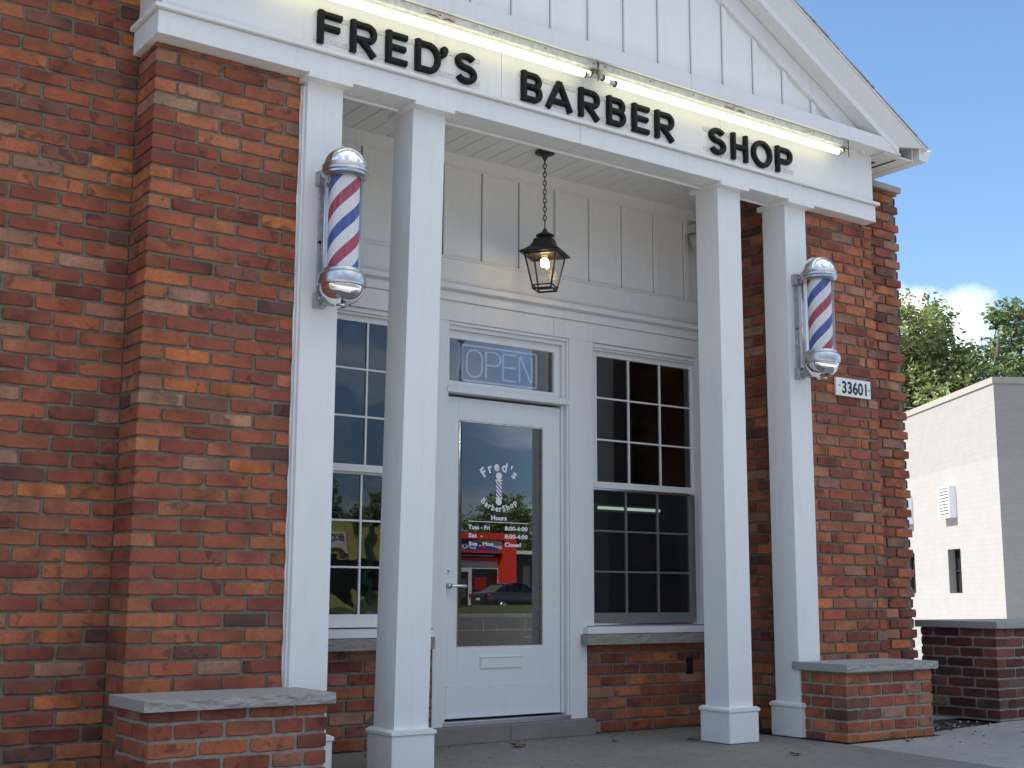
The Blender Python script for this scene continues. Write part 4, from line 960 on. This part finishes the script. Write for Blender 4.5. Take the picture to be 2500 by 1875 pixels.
# pizza shop across the street
ps = thing('red_pizza_shop', (52, -76, -.1), 'red and white shop with blue sign band across the street, reflected in the door', 'shop')
mb = MB(); mb.box(44, 57.9, -86, -76.2, -.1, 5.3, 'offwhite'); mb.build('wall', ps)
mb = MB(); mb.box(44, 57.9, -76.19, -75.2, 5.02, 5.55, 'shop_red'); mb.box(56.8, 57.9, -76.19, -75.2, -.1, 5.01, 'shop_red'); mb.box(44, 56.79, -76.19, -75.9, 3.40, 3.62, 'shop_red'); mb.build('red_frame', ps)
mb = MB(); mb.box(44, 56.79, -76.19, -75.5, 3.95, 5.01, 'shop_blue'); mb.box(44, 56.79, -75.499, -75.48, 3.98, 4.18, 'shop_red')
mb.add([(56.7, -75.49, 4.95), (56.7, -75.49, 4.25), (53.9, -75.49, 4.95)], [(0, 1, 2)], 'offwhite')
tm = MB(); text(tm, "Domino's", 'offwhite', fit=(0, 4.2, 4.25, 4.88), y=0, bold=.03); mb.add([(54.2-p[0], -75.485+.006, p[2]) for p in tm.v], tm.f, 'offwhite')
mb.add([(54.9+.33*math.cos(a), -75.475, 4.55+.33*math.sin(a)) for a in (.3, 1.87, 3.44, 5.01)], [(0, 1, 2, 3)], 'shop_red'); mb.build('sign_band', ps)
mb = MB(); mb.box(44, 56.0, -75.8, -75.7, 3.74, 3.80, 'offwhite')
for a, b_, t_ in ((52.6, 53.9, 2.5), (54.3, 56.7, 2.75), (50.5, 52.2, 2.75), (46, 50.1, 2.6)): mb.box(a, b_, -76.199, -76.15, -.1, t_, 'dark_opening')
mb.box(44, 56.79, -76.2, -75.9, 3.63, 3.94, 'dark_opening'); mb.build('shopfront', ps)
mb = MB(); mb.box(54.5, 55.6, -76.14, -76.13, 1.1, 2.1, 'tail_red'); mb.build('window_poster', ps)
mb = MB(); mb.box(52.8, 53.7, -76.14, -76.13, .5, 1.9, 'interior_wall'); mb.build('window_poster', ps)
# long low building to the right of it
lb = thing('low_grey_building', (66, -80, -.1), 'long low dark building right of the red shop across the street', 'building')
mb = MB(); mb.box(58.6, 84, -88, -80, -.1, 4.1, 'interior_wall'); mb.build('wall', lb)
mb = MB(); mb.box(58.4, 84.2, -88.2, -79.4, 4.11, 4.4, 'offwhite'); mb.build('roof_edge', lb)
mb = MB()
for i in range(7): mb.box(59.4+i*3.4, 62+i*3.4, -80.0, -79.95, .4, 3.2, 'dark_opening')
mb.build('shopfront', lb)
# yellow building
yb = thing('yellow_building', (26, -64, -.1), 'dull yellow building with white banner across the street, reflected in the left window', 'building')
mb = MB(); mb.box(8, 39, -72, -60.5, -.1, 5.0, 'yellow_wall'); mb.build('wall', yb)
mb = MB(); mb.box(8.5, 38.6, -60.5, -60.44, .75, 2.95, 'dark_opening'); mb.build('shopfront', yb)
mb = MB(); mb.box(31.5, 34.6, -60.42, -60.36, 3.25, 4.35, 'offwhite'); tm = MB(); text(tm, 'BODY', 'black_paint', fit=(0, 1.7, 3.75, 4.2), y=0, bold=.02); mb.add([(34.3-p[0], -60.35, p[2]) for p in tm.v], tm.f, 'black_paint'); mb.build('banner', yb)
for x in (36.0, 31.0, 26.0, 21.0): mb = MB(); mb.box(x-.25, x+.25, -60.40, -60.0, -.1, 5.0, 'green_post'); mb.build('green_post', yb)
# street lamp
sl2 = thing('street_lamp', (30.5, -43.5, -.1), 'tall street lamp at the far kerb, reflected beside the OPEN sign', 'street lamp')
mb = MB(); mb.tube([(31.5, -43.5, -.1), (31.5, -43.5, 11.6)], [.14, .08], 'cast_alu', 10); mb.tube([(31.5, -43.5, 11.4), (30.9, -42.5, 12.1), (29.8, -40.9, 12.4)], .05, 'cast_alu', 8); mb.build('pole', sl2)
mb = MB(); mb.tube([(29.9, -41.0, 12.4), (29.6, -40.6, 12.4), (29.2, -40.0, 12.33), (29.0, -39.7, 12.3)], [.06, .2, .22, .08], 'cast_alu', 10); mb.build('lamp_head', sl2)

# ================================================================== neighbouring block building
NA = R(33.3); nd = Vector((math.sin(NA), math.cos(NA), 0)); nf = Vector((math.cos(NA), -math.sin(NA), 0)); NC = Vector((41.68, 23.16, -.2))
nb = thing('block_building', tuple(NC), 'tall painted concrete block building with sunlit side and small windows beyond the brick wall', 'building')
def NP(a, b_, z): return NC+nd*a+nf*b_+Vector((0, 0, z))       # a along sunlit wall, b along front
def nbox(mb, a0, a1, b0, b1, z0, z1, mt):
    vs = [NP(a, b_, z) for a in (a0, a1) for b_ in (b0, b1) for z in (z0, z1)]
    mb.add(vs, [(0, 1, 3, 2), (4, 6, 7, 5), (0, 4, 5, 1), (2, 3, 7, 6), (0, 2, 6, 4), (1, 5, 7, 3)], mt)
HW = 9.20; wins = [(4.15, 5.54), (9.55, 10.9), (14.2, 15.55)]; WZ0, WZ1 = 1.10, 2.93
mb = MB()
def wq(a0, a1, z0, z1): mb.add([NP(a0, 0, z0), NP(a1, 0, z0), NP(a1, 0, z1), NP(a0, 0, z1)], [(0, 1, 2, 3)], 'block_wall')
wq(0, 20, 0, WZ0); wq(0, 20, WZ1, HW); p = 0
for a, b_ in wins: wq(p, a, WZ0, WZ1); p = b_
wq(p, 20, WZ0, WZ1)
for a, b_ in wins:
    for q in (a, b_): mb.add([NP(q, 0, WZ0), NP(q, .35, WZ0), NP(q, .35, WZ1), NP(q, 0, WZ1)], [(0, 1, 2, 3)], 'block_wall')
    mb.add([NP(a, 0, WZ0), NP(b_, 0, WZ0), NP(b_, .35, WZ0), NP(a, .35, WZ0)], [(0, 1, 2, 3)], 'block_wall'); mb.add([NP(a, 0, WZ1), NP(b_, 0, WZ1), NP(b_, .35, WZ1), NP(a, .35, WZ1)], [(0, 1, 2, 3)], 'block_wall')
mb.add([NP(0, 0, 0), NP(0, 25, 0), NP(0, 25, HW), NP(0, 0, HW)], [(0, 1, 2, 3)], 'block_wall'); nbox(mb, 19.9, 20, 0.01, 25, 0, HW, 'block_wall'); nbox(mb, .3, 19.8, .6, 25, HW-.3, HW-.2, 'shingle')
o_ = mb.build('wall', None, origin=tuple(NC), uv=lambda c: (Vector((c.x, c.y, 0)).dot(nd)+Vector((c.x, c.y, 0)).dot(nf)*1.001, c.z+.02)); put(o_, nb)
mb = MB(); nbox(mb, -.06, 20, -.06, .25, HW, HW+.23, 'coping_tan') if 'coping_tan' in M else None
simple('coping_tan', (.36, .32, .285), .6, var=.08)
nbox(mb, -.06, 20, -.06, .25, HW, HW+.25, 'coping_tan'); nbox(mb, -.06, .25, .2505, 25, HW, HW+.25, 'coping_tan'); put(mb.build('coping', None), nb)
for a, b_ in wins:
    wn = bpy.data.objects.new('window', None); scene.collection.objects.link(wn); wn.location = NP(a, .3, WZ0); put(wn, nb)
    m_ = MB(); w0 = .3
    for (p, q) in ((a, a+.06), (b_-.06, b_)): nbox(m_, p, q, w0, w0+.06, WZ0, WZ1, 'black_paint')
    nbox(m_, a+.06, b_-.06, w0, w0+.06, WZ0, WZ0+.06, 'black_paint'); nbox(m_, a+.06, b_-.06, w0, w0+.06, WZ1-.06, WZ1, 'black_paint'); nbox(m_, a+.06, b_-.06, w0, w0+.06, 2.0, 2.06, 'black_paint'); m_.build('frame', wn)
    m_ = MB(); nbox(m_, a, b_, w0+.07, w0+.09, WZ0, WZ1, 'green_glass' if 'green_glass' in M else 'dark_opening'); m_.build('pane', wn)
for a0 in (4.31, 9.5, 14.3):
    v_ = bpy.data.objects.new('louvre_vent', None); scene.collection.objects.link(v_); v_.location = NP(a0, 0, 4.3); put(v_, nb)
    m_ = MB(); a1 = a0+1.28
    nbox(m_, a0, a0+.05, -.32, -.001, 4.28, 5.50, 'vinyl_white'); nbox(m_, a1-.05, a1, -.32, -.001, 4.28, 5.50, 'vinyl_white'); nbox(m_, a0, a1, -.32, -.001, 5.505, 5.55, 'vinyl_white'); nbox(m_, a0, a1, -.32, -.001, 4.23, 4.275, 'vinyl_white'); m_.build('vent_hood', v_)
    m_ = MB()
    for i in range(9):
        z = 4.30+i*.133; vs = [NP(a0+.055, -.31, z), NP(a1-.055, -.31, z), NP(a1-.055, -.20, z+.118), NP(a0+.055, -.20, z+.118), NP(a0+.055, -.29, z), NP(a1-.055, -.29, z), NP(a1-.055, -.18, z+.118), NP(a0+.055, -.18, z+.118)]
        m_.add(vs, [(0, 1, 2, 3), (7, 6, 5, 4), (0, 4, 5, 1), (2, 6, 7, 3), (1, 5, 6, 2), (3, 7, 4, 0)], 'vinyl_white')
    m_.build('louvres', v_)

# ================================================================== trees
def make_tree(seed, H, crown, nclump, nleaf, lsize, mt, limbs):
    """crown: list of (x, y, z, rx, rz) lobes in tree space; returns trunk mesh builder, crown mesh"""
    rnd = random.Random(seed); tb = MB()
    top = Vector((0, 0, H*.62)); tr_pts = [Vector((0, 0, 0)), Vector((.1, 0, H*.2)), Vector((-.1, .1, H*.4)), top]
    tb.tube(tr_pts, [.34, .28, .22, .13], 'bark', 9)
    cl = []
    for (x, y, z, rx, rz) in crown:
        n_ = int(nclump*rx*rz/9)
        for _ in range(n_):
            d = Vector((rnd.gauss(0, 1), rnd.gauss(0, 1), rnd.gauss(0, 1))).normalized(); q = rnd.uniform(.35, 1.0)**.6
            if rnd.random() < .12: q *= 1.12
            cl.append(Vector((x+d.x*rx*q, y+d.y*rx*q, z+d.z*rz*q)))
        base = tr_pts[2]+(tr_pts[3]-tr_pts[2])*rnd.random()
        for _ in range(limbs):
            tip = Vector((x+rnd.uniform(-.7, .7)*rx, y+rnd.uniform(-.7, .7)*rx, z+rnd.uniform(-.4, .6)*rz)); mid_ = base.lerp(tip, .5)+Vector((rnd.uniform(-.4, .4), rnd.uniform(-.4, .4), rnd.uniform(-.3, .5)))
            tb.tube([base, mid_, tip], [.12, .07, .02], 'bark', 6)
            for _k in range(3):
                t2 = tip+Vector((rnd.uniform(-.8, .8), rnd.uniform(-.8, .8), rnd.uniform(-.4, .5))); tb.tube([mid_.lerp(tip, rnd.uniform(.3, .9)), t2], [.035, .01], 'bark', 5)
    vs = []; fs = []; rn = []
    for c_ in cl:
        cr_ = rnd.uniform(.3, .75); tone = rnd.random()
        for _ in range(nleaf):
            p_ = c_+Vector((rnd.gauss(0, cr_*.55), rnd.gauss(0, cr_*.55), rnd.gauss(0, cr_*.38)))
            s_ = lsize*rnd.uniform(.6, 1.3); u_ = Vector((rnd.gauss(0, 1), rnd.gauss(0, 1), rnd.gauss(0, .6))).normalized(); w_ = u_.cross(Vector((rnd.gauss(0, 1), rnd.gauss(0, 1), rnd.gauss(0, 1)))).normalized()
            o_ = len(vs); vs += [p_-u_*s_, p_+w_*s_*.42-u_*s_*.2, p_+u_*s_, p_-w_*s_*.42-u_*s_*.1]; fs.append((o_, o_+1, o_+2, o_+3)); rn.append(min(1, max(0, tone*.6+rnd.random()*.4)))
    me = bpy.data.meshes.new('crown'); me.from_pydata(vs, [], fs); me.materials.append(M[mt]); at = me.attributes.new('lrnd', 'FLOAT', 'FACE'); at.data.foreach_set('value', rn)
    tm_ = MB.build(tb, 'trunk'); return tm_, me
def tree_at(proto, loc, label, cat='tree', group='trees behind the block building', rz=0, sc=1.0):
    tmesh, cmesh = proto; t_ = thing('broadleaf_tree', loc, label, cat, group); t_.rotation_euler = (0, 0, rz); t_.scale = (sc, sc, sc)
    a = bpy.data.objects.new('trunk', tmesh); scene.collection.objects.link(a); a.parent = t_
    c_ = bpy.data.objects.new('crown', cmesh); scene.collection.objects.link(c_); c_.parent = t_; return t_
def proto(*a):
    o_, me = make_tree(*a); tm_ = o_.data; bpy.data.objects.remove(o_); return tm_, me
simple('green_glass', (.03, .05, .04), .1)
pA = proto(3, 17, [(-.3, 0, 14.6, 2.1, 2.0), (-3.2, 0, 12.6, 2.0, 2.3), (-2.0, .5, 10.2, 3.2, 2.6), (1.9, 0, 12.2, 1.5, 1.3), (1.2, 0, 10.6, 2.8, 2.0), (-1.5, 0, 7.6, 3.6, 2.4), (1.8, .5, 8.0, 3.0, 2.0), (0, 0, 5.2, 3.2, 2.0)], 190, 38, .17, 'leaves_light', 3)
pB = proto(9, 17, [(-2.1, 0, 14.9, .8, 1.9), (-3.6, 0, 13.2, .8, 1.1), (1.6, 0, 14.4, 1.0, 1.7), (4.2, 0, 13.6, .9, 1.6), (0, 0, 12.2, 3.0, 1.7), (3.6, 0, 11.4, 2.6, 1.8), (-1.2, 0, 9.2, 3.2, 2.4), (3.0, .3, 8.4, 3.0, 2.2), (0, 0, 6, 3.2, 2)], 200, 38, .17, 'leaves_dark', 3)
pC = proto(21, 11, [(0, 0, 8.5, 2.6, 1.9), (-2, 0, 7, 2.4, 1.9), (2.1, .4, 6.6, 2.5, 2.0), (0, 1, 4.8, 2.8, 1.6)], 170, 28, .21, 'leaves_dark', 3)
tree_at(pA, (55.5, 37.3, -.2), 'tall light green tree rising behind the block building next to the brick corner', rz=R(-57), sc=1.05)
tree_at(pB, (59.0, 35.4, -.2), 'darker pointed tree behind the front corner of the block building', rz=R(-57), sc=1.06)
tree_at(pC, (64, 50, -.2), 'shaded tree filling the gap behind the two tall trees', rz=1.0, sc=1.15)
tree_at(pA, (51, 45, -.2), 'light green tree standing behind the tall one, mostly hidden by the brick wall', rz=2.2, sc=.9)
tree_at(pB, (68, 34, -.2), 'dark green tree at the right edge of the picture', rz=.6, sc=.98)
sn = tag(MB().build('dead_trunk') if False else (lambda m_: (m_.tube([(57.5, 33.85, 3), (57.5, 33.85, 11.2), (57.75, 33.55, 12.6), (58.0, 33.4, 14.5)], [.22, .2, .17, .07], 'bark', 8), m_.build('dead_trunk'))[1])(MB()), 'bare leaning grey tree trunk sticking up above the block building corner', 'dead tree')
for x, y, rz, sc, lab in ((31, -80, .3, 1.0, 'tree behind the left part of the yellow building across the street'), (38, -78, 1.9, 1.05, 'tree behind the right end of the yellow building across the street'), (48, -92, 2.7, 1.02, 'tree behind the left part of the red pizza shop'), (55, -90, .9, .95, 'tree directly behind the red pizza shop'), (63, -84, 4.1, .92, 'tree behind the low building beside the red shop'), (70, -76, 5.0, 1.05, 'tree in front of the low building across the street'), (22, -82, 3.3, 1.1, 'tree behind the middle of the yellow building across the street')):
    tree_at(pC, (x, y, -.1), lab, group='trees across the street', rz=rz, sc=sc)

# overhead wires
for k, (za, zb2) in enumerate(((9.3, 8.6), (8.7, 8.0), (7.6, 6.9))):
    m_ = MB(); a, b_ = Vector((38, 40, za+2.6)), Vector((62, 27, zb2+.5)); pts = []
    for i in range(13): f = i/12; p_ = a.lerp(b_, f); p_.z -= 4*f*(1-f)*.5; pts.append(p_)
    m_.tube(pts, .013, 'cast_alu', 5); o_ = m_.build('overhead_wire'); tag(o_, ('uppermost thin wire crossing in front of the trees', 'second thin wire crossing in front of the trees', 'lowest thin wire crossing in front of the trees')[k], 'wire', 'overhead wires')
